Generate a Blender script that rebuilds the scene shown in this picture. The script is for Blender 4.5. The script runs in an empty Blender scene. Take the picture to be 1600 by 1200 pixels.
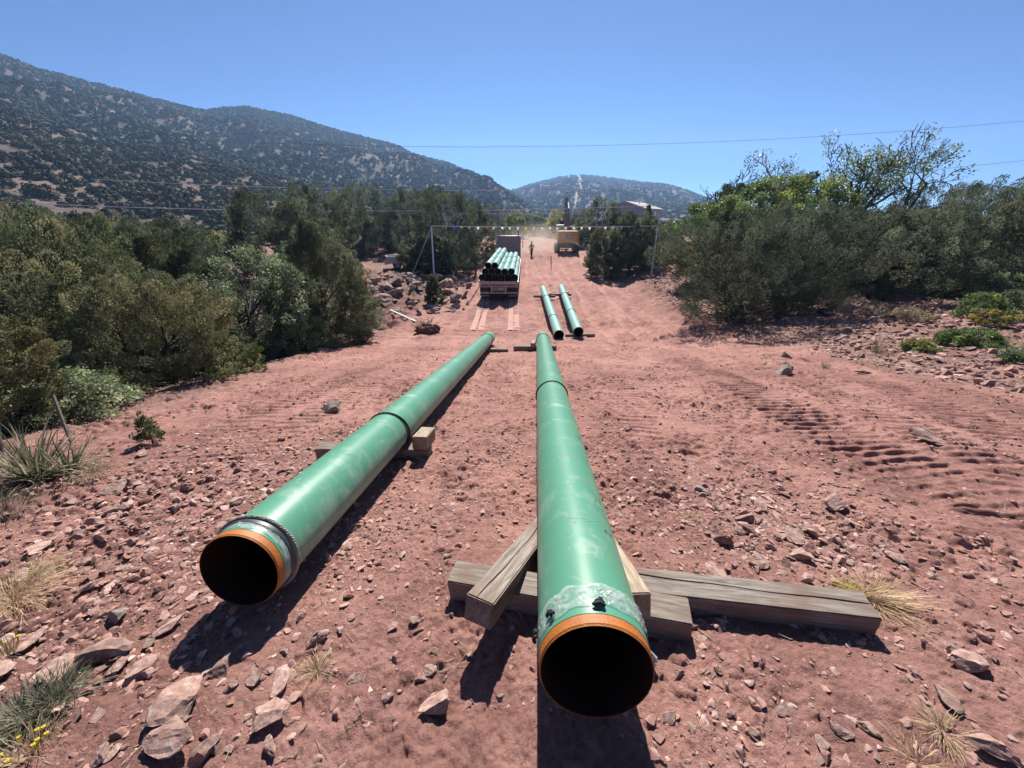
import bpy, bmesh, math, random
import numpy as np
from mathutils import Vector, Matrix
R = math.radians
scene = bpy.context.scene
COL = scene.collection

# ------------------------------------------------------------------ camera geometry
F = 600.0                       # focal length in photograph pixels (1600 wide)
TP = 262.0 / 600.0              # tangent of the downward pitch
PITCH = math.atan(TP)
CP, SP = math.cos(PITCH), math.sin(PITCH)

def ray(px, py):
    cx, cy = (px - 800) / F, (600 - py) / F
    return np.array([cx, CP + cy * SP, -SP + cy * CP])

def at(px, py, depth):
    return ray(px, py) * depth

# ------------------------------------------------------------------ numpy noise
def _hash(ix, iy, seed):
    h = (ix.astype(np.int64) * 374761393 + iy.astype(np.int64) * 668265263 + seed * 1442695041) & 0xFFFFFFFF
    h = ((h ^ (h >> 13)) * 1274126177) & 0xFFFFFFFF
    h = (h ^ (h >> 16)) & 0xFFFFFFFF
    return h.astype(np.float64) / 4294967295.0

def vnoise(x, y, scale, seed=0):
    """gradient noise, about -1..1, feature size = scale"""
    x = np.asarray(x, float) / scale + 31.7 * (seed % 17); y = np.asarray(y, float) / scale - 17.3 * (seed % 13)
    x0 = np.floor(x); y0 = np.floor(y)
    fx = x - x0; fy = y - y0
    u = fx * fx * fx * (fx * (fx * 6 - 15) + 10); v = fy * fy * fy * (fy * (fy * 6 - 15) + 10)
    def g(ox, oy):
        a = _hash(x0 + ox, y0 + oy, seed) * 2 * math.pi
        return np.cos(a) * (fx - ox) + np.sin(a) * (fy - oy)
    n = (g(0, 0) * (1 - u) + g(1, 0) * u) * (1 - v) + (g(0, 1) * (1 - u) + g(1, 1) * u) * v
    return n * 1.45

def fbm(x, y, scale, octs=3, seed=0, gain=.5):
    s = 0; a = 1.0
    for k in range(octs):
        s = s + a * vnoise(x, y, scale / 2 ** k, seed + 11 * k); a *= gain
    return s

def sstep(a, b, x):
    t = np.clip((np.asarray(x, float) - a) / (b - a), 0, 1)
    return t * t * (3 - 2 * t)

# ------------------------------------------------------------------ mesh plumbing
def link(o, parent=None):
    COL.objects.link(o)
    if parent is not None: o.parent = parent
    return o

def mesh_np(name, V, Fc, mat=None, col=None, smooth=False, mats=None, midx=None):
    """V (n,3), Fc (m,k) one face size, or a list of such arrays"""
    me = bpy.data.meshes.new(name)
    V = np.asarray(V, np.float32)
    if not isinstance(Fc, list): Fc = [Fc]
    Fc = [np.asarray(f, np.int32) for f in Fc if len(f)]
    me.vertices.add(len(V)); me.vertices.foreach_set('co', V.ravel())
    loops = np.concatenate([f.ravel() for f in Fc])
    tot = np.concatenate([np.full(len(f), f.shape[1], np.int32) for f in Fc])
    start = np.concatenate([[0], np.cumsum(tot)[:-1]]).astype(np.int32)
    me.loops.add(len(loops)); me.loops.foreach_set('vertex_index', loops)
    me.polygons.add(len(tot)); me.polygons.foreach_set('loop_start', start); me.polygons.foreach_set('loop_total', tot)
    me.polygons.foreach_set('use_smooth', np.full(len(tot), bool(smooth)))
    if midx is not None: me.polygons.foreach_set('material_index', np.asarray(midx, np.int32))
    if col is not None:
        a = me.color_attributes.new('Col', 'FLOAT_COLOR', 'POINT')
        c = np.ones((len(V), 4), np.float32); c[:, :3] = np.asarray(col)[:, :3]
        a.data.foreach_set('color', c.ravel())
    me.update(calc_edges=True); me.validate(verbose=False)
    for m in (mats or [mat]):
        if m is not None: me.materials.append(m)
    return me

def obj(name, me, parent=None):
    return link(bpy.data.objects.new(name, me), parent)

def tag(o, label=None, cat=None, group=None, kind=None):
    if label: o['label'] = label
    if cat: o['category'] = cat
    if group: o['group'] = group
    if kind: o['kind'] = kind
    return o

def empty(name, loc, rz=0.0):
    o = bpy.data.objects.new(name, None); link(o)
    o.location = loc; o.rotation_euler = (0, 0, rz); o.empty_display_size = .2
    return o

def copy_tree(o, parent=None):
    c = o.copy(); COL.objects.link(c); c.parent = parent
    for ch in list(o.children): copy_tree(ch, c)
    return c

class MB:
    """collects shapes, builds ONE mesh"""
    def __init__(self): self.v = []; self.f = []; self.n = 0
    def add(self, V, Fs):
        V = np.asarray(V, float)
        self.v.append(V)
        for f in Fs: self.f.append(tuple(int(i) + self.n for i in f))
        self.n += len(V); return self
    def box(self, c, s, rot=None, bevel=0.0, jitter=0, seed=0):
        bm = bmesh.new(); bmesh.ops.create_cube(bm, size=1)
        for v in bm.verts: v.co = Vector((v.co.x * s[0], v.co.y * s[1], v.co.z * s[2]))
        if bevel > 0: bmesh.ops.bevel(bm, geom=bm.edges[:], offset=min(bevel, min(s) * .45), segments=2, profile=.6, affect='EDGES')
        M = (rot if rot is not None else Matrix.Identity(3))
        bm.verts.ensure_lookup_table(); bm.verts.index_update()
        V = [list(M @ v.co + Vector(c)) for v in bm.verts]
        Fs = [[v.index for v in f.verts] for f in bm.faces]
        bm.free()
        return self.add(V, Fs)
    def tube(self, pts, rad, n=8, cap=True, closed=False):
        pts = [Vector(p) for p in pts]; m = len(pts)
        if not hasattr(rad, '__len__'): rad = [rad] * m
        V = []; Fs = []
        t0 = (pts[1] - pts[0]).normalized()
        u = t0.orthogonal().normalized()
        for i, p in enumerate(pts):
            if closed: t = (pts[(i + 1) % m] - pts[i - 1]).normalized()
            elif i == 0: t = t0
            elif i == m - 1: t = (pts[-1] - pts[-2]).normalized()
            else: t = (pts[i + 1] - pts[i - 1]).normalized()
            u = (u - t * u.dot(t)); u = u.normalized() if u.length > 1e-6 else t.orthogonal().normalized()
            w = t.cross(u)
            for k in range(n):
                a = 2 * math.pi * k / n
                V.append(list(p + (u * math.cos(a) + w * math.sin(a)) * rad[i]))
        for i in range(m if closed else m - 1):
            j = (i + 1) % m
            for k in range(n):
                k2 = (k + 1) % n
                Fs.append((i * n + k, i * n + k2, j * n + k2, j * n + k))
        if cap and not closed:
            Fs.append(tuple(range(n - 1, -1, -1))); Fs.append(tuple((m - 1) * n + k for k in range(n)))
        return self.add(V, Fs)
    def lathe(self, prof, n=24, axis='Z', c=(0, 0, 0)):
        """prof: list of (radius, height); closed loops are the caller's business"""
        V = []; Fs = []
        for r, h in prof:
            for k in range(n):
                a = 2 * math.pi * k / n
                x, y = r * math.cos(a), r * math.sin(a)
                p = {'Z': (x, y, h), 'Y': (x, h, y), 'X': (h, x, y)}[axis]
                V.append([p[0] + c[0], p[1] + c[1], p[2] + c[2]])
        for i in range(len(prof) - 1):
            for k in range(n):
                k2 = (k + 1) % n
                f = (i * n + k, i * n + k2, (i + 1) * n + k2, (i + 1) * n + k)
                Fs.append(f if axis != 'Y' else f[::-1])
        return self.add(V, Fs)
    def prism(self, poly, axis, a, b):
        """extrude a 2-D polygon along an axis from a to b"""
        n = len(poly); V = []
        for t in (a, b):
            for p, q in poly:
                V.append({'X': (t, p, q), 'Y': (p, t, q), 'Z': (p, q, t)}[axis])
        Fs = [tuple(range(n - 1, -1, -1)), tuple(range(n, 2 * n))]
        for i in range(n): j = (i + 1) % n; Fs.append((i, j, n + j, n + i))
        return self.add(V, Fs)
    def build(self, name, mat, parent=None, smooth=False, fix=True):
        me = bpy.data.meshes.new(name)
        V = np.concatenate(self.v) if self.v else np.zeros((0, 3))
        me.from_pydata([tuple(p) for p in V], [], self.f)
        if fix:
            bm = bmesh.new(); bm.from_mesh(me); bmesh.ops.recalc_face_normals(bm, faces=bm.faces[:]); bm.to_mesh(me); bm.free()
        if smooth:
            me.polygons.foreach_set('use_smooth', [True] * len(me.polygons))
            try: me.set_sharp_from_angle(angle=R(40))
            except Exception: pass
        me.materials.append(mat)
        return obj(name, me, parent)

# ------------------------------------------------------------------ materials
MATS = {}
KA = .62           # dusty desert surfaces reflect little; the picture is exposed for them
def ka(c): return tuple(v * KA for v in c)
def new_mat(name):
    m = bpy.data.materials.new(name); m.use_nodes = True
    nt = m.node_tree; b = nt.nodes['Principled BSDF']
    MATS[name] = m
    return m, nt, b

def N(nt, t, **kw):
    n = nt.nodes.new(t)
    for k, v in kw.items():
        if k in n.inputs: n.inputs[k].default_value = v
        else: setattr(n, k, v)
    return n

def simple(name, rgb, rough=.6, metal=0.0, var=.15, scale=8, bump=.0, bscale=60, dirt=None, dirt_amt=0.0, spec=.5):
    """paint / wood / cloth with a little procedural unevenness; dirt = a dusty layer's own colour"""
    rgb = ka(rgb); dirt = ka(dirt) if dirt else None
    m, nt, b = new_mat(name)
    tc = N(nt, 'ShaderNodeTexCoord')
    nz = N(nt, 'ShaderNodeTexNoise'); nz.inputs['Scale'].default_value = scale; nz.inputs['Detail'].default_value = 6
    nt.links.new(tc.outputs['Object'], nz.inputs['Vector'])
    mx = N(nt, 'ShaderNodeMix', data_type='RGBA')
    mx.inputs['A'].default_value = (*[c * (1 - var) for c in rgb], 1); mx.inputs['B'].default_value = (*[min(1, c * (1 + var)) for c in rgb], 1)
    nt.links.new(nz.outputs['Fac'], mx.inputs['Factor'])
    out = mx.outputs['Result']
    if dirt:
        n2 = N(nt, 'ShaderNodeTexNoise'); n2.inputs['Scale'].default_value = scale * .35; n2.inputs['Detail'].default_value = 9; n2.inputs['Roughness'].default_value = .65
        nt.links.new(tc.outputs['Object'], n2.inputs['Vector'])
        rp = N(nt, 'ShaderNodeMapRange'); rp.inputs['From Min'].default_value = .45; rp.inputs['From Max'].default_value = .7; rp.inputs['To Max'].default_value = dirt_amt
        nt.links.new(n2.outputs['Fac'], rp.inputs['Value'])
        m2 = N(nt, 'ShaderNodeMix', data_type='RGBA'); m2.inputs['B'].default_value = (*dirt, 1)
        nt.links.new(out, m2.inputs['A']); nt.links.new(rp.outputs['Result'], m2.inputs['Factor']); out = m2.outputs['Result']
    nt.links.new(out, b.inputs['Base Color'])
    b.inputs['Roughness'].default_value = rough; b.inputs['Metallic'].default_value = metal
    b.inputs['Specular IOR Level'].default_value = spec
    if bump:
        n3 = N(nt, 'ShaderNodeTexNoise'); n3.inputs['Scale'].default_value = bscale; n3.inputs['Detail'].default_value = 8
        nt.links.new(tc.outputs['Object'], n3.inputs['Vector'])
        bp = N(nt, 'ShaderNodeBump'); bp.inputs['Strength'].default_value = bump; bp.inputs['Distance'].default_value = .01
        nt.links.new(n3.outputs['Fac'], bp.inputs['Height']); nt.links.new(bp.outputs['Normal'], b.inputs['Normal'])
    return m
# ------------------------------------------------------------------ camera, sky, sun
cam = bpy.data.cameras.new('camera'); cam.sensor_width = 36; cam.lens = 36 * F / 1600; cam.clip_start = .02; cam.clip_end = 8000
camo = bpy.data.objects.new('camera', cam); link(camo)
camo.location = (0, 0, 0); camo.rotation_euler = (math.pi / 2 - PITCH, 0, 0)
scene.camera = camo

sd = ray(853, -870); sd = sd / np.linalg.norm(sd)
SUN_EL = math.asin(sd[2]); SUN_AZ = math.atan2(sd[0], sd[1])
w = bpy.data.worlds.new('World'); scene.world = w; w.use_nodes = True
wn = w.node_tree; bg = wn.nodes['Background']
sky = wn.nodes.new('ShaderNodeTexSky'); sky.sky_type = 'NISHITA'; sky.sun_disc = False
sky.sun_elevation = SUN_EL; sky.sun_rotation = SUN_AZ
sky.altitude = 2000; sky.air_density = .60; sky.dust_density = 0.0; sky.ozone_density = 10
wn.links.new(sky.outputs['Color'], bg.inputs['Color']); bg.inputs['Strength'].default_value = .066
sl = bpy.data.lights.new('sun', 'SUN'); sl.energy = 5.0; sl.angle = R(.55); sl.color = (1, .95, .87)
so = bpy.data.objects.new('sun', sl); link(so)
so.rotation_euler = Vector(sd).to_track_quat('Z', 'Y').to_euler()
vs = scene.view_settings
vs.view_transform = 'Standard'; vs.look = 'None'; vs.gamma = 1; vs.exposure = 1.0; vs.use_curve_mapping = False
scene.cycles.use_denoising = True
scene.cycles.max_bounces = 8; scene.cycles.transparent_max_bounces = 12
scene.cycles.diffuse_bounces = 3; scene.cycles.volume_bounces = 0
# ------------------------------------------------------------------ the ground: heights
_py = np.array([-60, -20, -6, 0, 6, 10, 12, 14, 16, 18, 22, 27, 42, 47, 52, 60, 75, 90, 110, 150, 300], float)
_pz = np.array([.8, .8, -.49, -1.66, -2.83, -3.61, -4.0, -4.40, -4.74, -4.93, -5.03, -5.04, -5.05, -4.75, -4.47, -4.42, -4.38, -4.30, -4.9, -5.5, -5.5], float)
_ty = np.linspace(-60, 300, 3601); _tz = np.interp(_ty, _py, _pz)
_k = np.hanning(31); _k /= _k.sum()
_tz = np.convolve(np.pad(_tz, 15, mode='edge'), _k, mode='valid')

def gz0(x, y):
    """broad shape of the land"""
    x = np.asarray(x, float); y = np.asarray(y, float)
    z = np.interp(y, _ty, _tz)
    far = sstep(110, 220, np.hypot(x, y))
    right = sstep(8.5, 15.5, x) * sstep(5, 15, y) * 1.0 + np.clip(x - 15, 0, 60) * .035 * sstep(4, 14, y)
    left = -sstep(-6.0, -8.5, x) * .45 * (1 - sstep(14, 24, y)) + sstep(-5.2, -8.5, x) * .55 * sstep(22, 29, y) * (1 - sstep(60, 80, y))
    right = right * (1 - sstep(48, 80, y) * .7)
    z = z + (right + left) * (1 - far)
    # ditch beside the road on the left
    d = np.exp(-(((x + 7.0) / 1.3) ** 2 + ((y - 18.6) / 1.6) ** 2)); z = z - .85 * d
    z = z + .30 * np.exp(-(((x + 5.6) / .5) ** 2 + ((y - 18.0) / 2.2) ** 2))
    # berm of pushed dirt under the big shrub on the right
    z = z + .38 * np.exp(-((x - 9.0 - .11 * (y - 20)) / .9) ** 2) * sstep(15, 19, y) * (1 - sstep(30, 36, y))
    z = z + .05 * np.exp(-((x + 1.5) / .8) ** 2 - ((y - .9) / .8) ** 2)
    return z

def _hit0(px, py):
    d = ray(px, py); t = np.geomspace(.6, 140, 4000); g = d[2] * t - gz0(d[0] * t, d[1] * t); i = int(np.argmax(g < 0))
    return (d[0] * t[i], d[1] * t[i])
TRACKS = [([_hit0(*p) for p in pts], hw, dep) for pts, hw, dep in [   # where the dozer ran: path seen in the photograph, half width, cleat depth
    ([(1680, 850), (1590, 800), (1400, 720), (1250, 650), (1130, 590), (1060, 555), (1000, 525)], .42, .042),
    ([(1700, 800), (1590, 735), (1430, 672), (1310, 622), (1200, 575), (1110, 540), (1040, 508)], .34, .034),
    ([(1700, 745), (1600, 690), (1480, 640), (1370, 600), (1270, 563), (1180, 532), (1090, 498)], .36, .034),
    ([(1700, 690), (1600, 645), (1500, 612), (1400, 582), (1300, 552), (1210, 525)], .40, .034),
    ([(250, 735), (330, 690), (430, 640), (520, 600), (610, 560), (690, 522)], .30, .034),
    ([(330, 740), (410, 690), (500, 640), (580, 600), (650, 565)], .26, .026),
    ([(1010, 700), (990, 640), (960, 590), (930, 550), (905, 530)], .26, .020)]]
RUTS = [(4.0, 14, 4.6, 26), (4.6, 26, 5.6, 50), (6.1, 15, 6.6, 28), (6.6, 28, 8.4, 50), (2.9, 26, 2.0, 60), (4.4, 30, 4.0, 60), (-.3, 21, 1.4, 60), (1.0, 30, 2.4, 60), (5.3, 14, 6.0, 24), (7.2, 14, 7.6, 22)]
def _seg(x, y, x0, y0, x1, y1):
    L = math.hypot(x1 - x0, y1 - y0); dx, dy = (x1 - x0) / L, (y1 - y0) / L
    s = (x - x0) * dx + (y - y0) * dy; t = -(x - x0) * dy + (y - y0) * dx
    return s, t, L

def road_mask(x, y):
    """1 on the graded right of way, 0 on the untouched ground at its sides"""
    wob = .8 * vnoise(x, y, 4.0, 91)
    r = 1 - sstep(8.0, 9.6, x + wob - .10 * np.clip(y - 6, 0, 8))
    l = sstep(-6.6, -5.2, x + wob)
    return r * l

def gdetail(x, y, r=None):
    x = np.asarray(x, float); y = np.asarray(y, float)
    if r is None: r = np.hypot(x, y)
    nearf = 1 - sstep(60, 140, r)
    rd = road_mask(x, y)
    rough = .55 + .45 * sstep(-.3, .5, vnoise(x, y, 1.7, 5)) * (1 - .25 * rd)
    farr = sstep(9, 18, r)
    h = .055 * vnoise(x, y, 2.6, 1) + .03 * vnoise(x, y, .95, 2) * rough + farr * (.10 * (np.abs(vnoise(x, y, .9, 16)) - .3) + .06 * (np.abs(vnoise(x, y, .4, 17)) - .3) + .05 * vnoise(x * 2.4, y * .5, 1.3, 18))
    loose = sstep(-.25, .3, vnoise(x, y, .95, 14))
    a = .034 * vnoise(x, y, .34, 3); h = h + a * rough
    b = vnoise(x, y, .16, 4); h = h + .030 * b * rough * (.5 + .5 * sstep(1.6, 4.0, r)) * (.45 + .55 * loose)
    c = np.abs(vnoise(x, y, .13, 6)); h = h + .095 * (c - .3) * rough * (.12 + .88 * loose) * (.42 + .58 * sstep(1.6, 4.0, r))
    m = r < 18
    if np.any(m):
        xm, ym = x[m], y[m]; rm = rough[m] if np.ndim(rough) else rough
        lm = loose[m]
        d = (.35 + .65 * lm) * .027 * (np.abs(vnoise(xm, ym, .06, 7)) - .3) + .009 * (np.abs(vnoise(xm, ym, .028, 8)) - .3) + .004 * vnoise(xm, ym, .03, 15)
        clod = sstep(.30, .55, vnoise(xm, ym, .085, 9)) * .02 * sstep(-.1, .35, vnoise(xm, ym, .6, 10)) + sstep(.34, .55, vnoise(xm, ym, .04, 12)) * .009 * sstep(-.2, .3, vnoise(xm, ym, .45, 13))
        h[m] += (d * rm + clod) * (1 - sstep(12, 18, r[m]))
    bank = sstep(-4.6, -6.0, x) * sstep(13, 16, y) * (1 - sstep(34, 40, y)) * (1 - sstep(-13, -16, x)) + np.exp(-((x - 9.2 - .11 * (y - 20)) / 1.2) ** 2) * sstep(15, 19, y) * (1 - sstep(34, 40, y))
    h = h + bank * (.26 * (np.abs(vnoise(x, y, .8, 81)) - .3) + .16 * (np.abs(vnoise(x, y, .36, 82)) - .3))
    # cleat marks
    for k, (pts, hw, dep) in enumerate(TRACKS):
        xs = [p[0] for p in pts]; ys = [p[1] for p in pts]
        inside = (x > min(xs) - 1) & (x < max(xs) + 1) & (y > min(ys) - 1) & (y < max(ys) + 1)
        if not np.any(inside): continue
        xi, yi = x[inside], y[inside]
        best = np.full(len(xi), 1e9); si = np.zeros(len(xi)); ti = np.full(len(xi), 9.0); acc = 0.0
        for (x0, y0), (x1, y1) in zip(pts[:-1], pts[1:]):
            s_, t_, L = _seg(xi, yi, x0, y0, x1, y1)
            sc = np.clip(s_, 0, L); d2 = np.hypot(s_ - sc, t_); u = d2 < best
            best[u] = d2[u]; si[u] = acc + sc[u]; ti[u] = t_[u]; acc += L
        u = best < hw + .12
        if not np.any(u): continue
        ii = np.where(inside)[0][u]; xi, yi, si, ti, bd = xi[u], yi[u], si[u], ti[u], best[u]
        wv = .04 * vnoise(xi, yi, .5, 20 + k)
        ph = ((si + wv + .10 * ti) / .17) % 1.0
        saw = np.where(ph < .42, np.sin(np.pi * ph / .42), 0.0)
        msk = sstep(hw + .08, hw - .05, bd + .07 * vnoise(xi, yi, .35, 30 + k)) * sstep(0, .4, si) * sstep(acc, acc - .6, si)
        patch = .5 + .5 * sstep(-.45, .05, vnoise(xi, yi, 1.0, 40 + k))
        h[ii] = h[ii] * (1 - .6 * msk) + msk * (patch * dep * 1.0 * (saw - .27) * (1 + .6 * vnoise(xi, yi, .13, 50 + k)) - .012)
    for k, (x0, y0, x1, y1) in enumerate(RUTS):
        s, t, L = _seg(x, y, x0, y0, x1, y1)
        t = t + .18 * vnoise(x, y, 3.0, 60 + k)
        msk = sstep(-.8, .8, s) * sstep(L + .8, L - .8, s)
        h += msk * (-.10 * np.exp(-(t / .22) ** 2) + .075 * np.exp(-((np.abs(t) - .42) / .13) ** 2))
    # windrow on the right of the dozer tracks
    s, t, L = _seg(x, y, 6.35, 2.6, 9.0, 10.5)
    h += .055 * np.exp(-((t + .12 * vnoise(x, y, 1.3, 71)) / .22) ** 2) * sstep(-.5, .5, s) * sstep(L + .5, L - .5, s)
    return h * nearf

def gz(x, y):
    x = np.atleast_1d(np.asarray(x, float)); y = np.atleast_1d(np.asarray(y, float))
    return gz0(x, y) + gdetail(x, y)
def gz1(x, y): return float(gz(x, y)[0])

def on_ground(px, py, tmin=.6, tmax=140):
    d = ray(px, py)
    t = np.geomspace(tmin, tmax, 900)
    g = d[2] * t - gz0(d[0] * t, d[1] * t)
    i = np.argmax(g < 0)
    if g[i] >= 0: i = len(t) - 1
    lo, hi = t[max(i - 1, 0)], t[i]
    for _ in range(30):
        m = (lo + hi) / 2
        if d[2] * m - float(gz0(d[0] * m, d[1] * m)) < 0: hi = m
        else: lo = m
    return np.array([d[0] * hi, d[1] * hi, gz1(d[0] * hi, d[1] * hi)])

# ------------------------------------------------------------------ ground mesh: one sheet to the horizon, finer where small features are
rr = [.12]
while rr[-1] < 1480: rr.append(rr[-1] + max(.008, rr[-1] * (.0046 if rr[-1] < 2.4 else (.0034 if rr[-1] < 13 else (.006 if rr[-1] < 32 else (.012 if rr[-1] < 90 else .05))))))
rr = np.array(rr)
az = np.concatenate([np.arange(-112, -70, .35), np.arange(-70, 70.01, .15), np.arange(70.3, 112, .35), np.arange(112, 248, 3.0)])
az = np.radians(az)
RR, AA = np.meshgrid(rr, az, indexing='ij')
GX = RR * np.sin(AA); GY = RR * np.cos(AA)
gx, gy = GX.ravel(), GY.ravel()
gzv = gz0(gx, gy) + gdetail(gx, gy, RR.ravel())
nr, na = len(rr), len(az)
idx = np.arange(nr * na).reshape(nr, na)
a_ = idx[:-1, :]; b_ = np.roll(idx, -1, axis=1)[:-1, :]; c_ = np.roll(idx, -1, axis=1)[1:, :]; d_ = idx[1:, :]
quads = np.stack([a_.ravel(), d_.ravel(), c_.ravel(), b_.ravel()], 1)
GV = np.stack([gx, gy, gzv], 1)
GV = np.vstack([GV, [[0, 0, float(gz0(0, 0))]]])
fan = np.stack([np.full(na, nr * na), idx[0], np.roll(idx[0], -1)], 1)
# own colour of the soil: dust, damp clods, litter under the trees, buff valley floor
rd = road_mask(gx, gy)
rutm = np.zeros_like(gx)
for k, (x0, y0, x1, y1) in enumerate(RUTS):
    s, t, L = _seg(gx, gy, x0, y0, x1, y1); t = t + .18 * vnoise(gx, gy, 3.0, 60 + k)
    rutm = np.maximum(rutm, np.exp(-(t / .26) ** 2) * sstep(-.8, .8, s) * sstep(L + .8, L - .8, s))
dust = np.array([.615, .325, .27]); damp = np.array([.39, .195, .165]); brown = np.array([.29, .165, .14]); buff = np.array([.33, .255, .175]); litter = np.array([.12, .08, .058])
f1 = np.clip(.5 + .55 * vnoise(gx, gy, 2.2, 101) + .35 * vnoise(gx, gy, .5, 102) + .5 * vnoise(gx, gy, .14, 103) + .35 * vnoise(gx, gy, .055, 106) * (np.hypot(gx, gy) < 14) + .38 * vnoise(gx * 2.4, gy * .45, 1.4, 105) + .45 * rutm, 0, 1)[:, None]
gc = damp * (1 - f1) + dust * f1
side = brown * (1 - f1) + np.array([.43, .26, .215]) * f1
gc = gc * rd[:, None] + side * (1 - rd[:, None])
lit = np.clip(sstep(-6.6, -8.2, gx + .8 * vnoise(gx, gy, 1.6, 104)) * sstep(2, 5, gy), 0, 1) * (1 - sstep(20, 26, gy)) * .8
bk = np.clip(sstep(-4.8, -6.2, gx) * sstep(13, 16, gy) * (1 - sstep(34, 40, gy)) * (1 - sstep(-13, -16, gx)) + np.exp(-((gx - 9.2 - .11 * (gy - 20)) / 1.2) ** 2) * sstep(15, 19, gy) * (1 - sstep(34, 40, gy)), 0, 1)[:, None] * .75
gc = gc * (1 - bk) + (np.array([.30, .155, .13]) * (.8 + .5 * f1)) * bk
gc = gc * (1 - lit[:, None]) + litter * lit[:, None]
ft = sstep(60, 160, np.hypot(gx, gy))[:, None]
gc = gc * (1 - ft) + buff * ft
gc = np.vstack([gc, [dust]]) * KA

m, nt, b = new_mat('red_dirt')
at_ = N(nt, 'ShaderNodeAttribute', attribute_name='Col')
tc = N(nt, 'ShaderNodeTexCoord')
n1 = N(nt, 'ShaderNodeTexNoise'); n1.inputs['Scale'].default_value = 38; n1.inputs['Detail'].default_value = 10; n1.inputs['Roughness'].default_value = .72
nt.links.new(tc.outputs['Object'], n1.inputs['Vector'])
mr = N(nt, 'ShaderNodeMapRange'); mr.inputs['From Min'].default_value = .32; mr.inputs['From Max'].default_value = .68; mr.inputs['To Min'].default_value = .72; mr.inputs['To Max'].default_value = 1.28
nt.links.new(n1.outputs['Fac'], mr.inputs['Value'])
mul = N(nt, 'ShaderNodeVectorMath', operation='SCALE')
nt.links.new(at_.outputs['Color'], mul.inputs[0]); nt.links.new(mr.outputs['Result'], mul.inputs['Scale'])
# specks of paler grit
vo = N(nt, 'ShaderNodeTexVoronoi'); vo.inputs['Scale'].default_value = 55
nt.links.new(tc.outputs['Object'], vo.inputs['Vector'])
vr = N(nt, 'ShaderNodeMapRange'); vr.inputs['From Min'].default_value = .16; vr.inputs['From Max'].default_value = .26; vr.inputs['To Min'].default_value = .55; vr.inputs['To Max'].default_value = 0
nt.links.new(vo.outputs['Distance'], vr.inputs['Value'])
vm = N(nt, 'ShaderNodeMath', operation='MULTIPLY'); nt.links.new(vr.outputs['Result'], vm.inputs[0])
sc_ = N(nt, 'ShaderNodeSeparateColor'); nt.links.new(vo.outputs['Color'], sc_.inputs['Color'])
gt = N(nt, 'ShaderNodeMath', operation='GREATER_THAN'); gt.inputs[1].default_value = .72; nt.links.new(sc_.outputs['Red'], gt.inputs[0]); nt.links.new(gt.outputs[0], vm.inputs[1])
mg = N(nt, 'ShaderNodeMix', data_type='RGBA'); mg.inputs['B'].default_value = (.36, .25, .22, 1)
nt.links.new(vm.outputs[0], mg.inputs['Factor']); nt.links.new(mul.outputs['Vector'], mg.inputs['A'])
nt.links.new(mg.outputs['Result'], b.inputs['Base Color'])
b.inputs['Roughness'].default_value = .95; b.inputs['Specular IOR Level'].default_value = .12
n2 = N(nt, 'ShaderNodeTexNoise'); n2.inputs['Scale'].default_value = 60; n2.inputs['Detail'].default_value = 9; n2.inputs['Roughness'].default_value = .75
nt.links.new(tc.outputs['Object'], n2.inputs['Vector'])
bp = N(nt, 'ShaderNodeBump'); bp.inputs['Strength'].default_value = 1.0; bp.inputs['Distance'].default_value = .022
nt.links.new(n2.outputs['Fac'], bp.inputs['Height']); nt.links.new(bp.outputs['Normal'], b.inputs['Normal'])
DIRT = m
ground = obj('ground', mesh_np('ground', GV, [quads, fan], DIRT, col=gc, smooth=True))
tag(ground, kind='structure')
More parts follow.
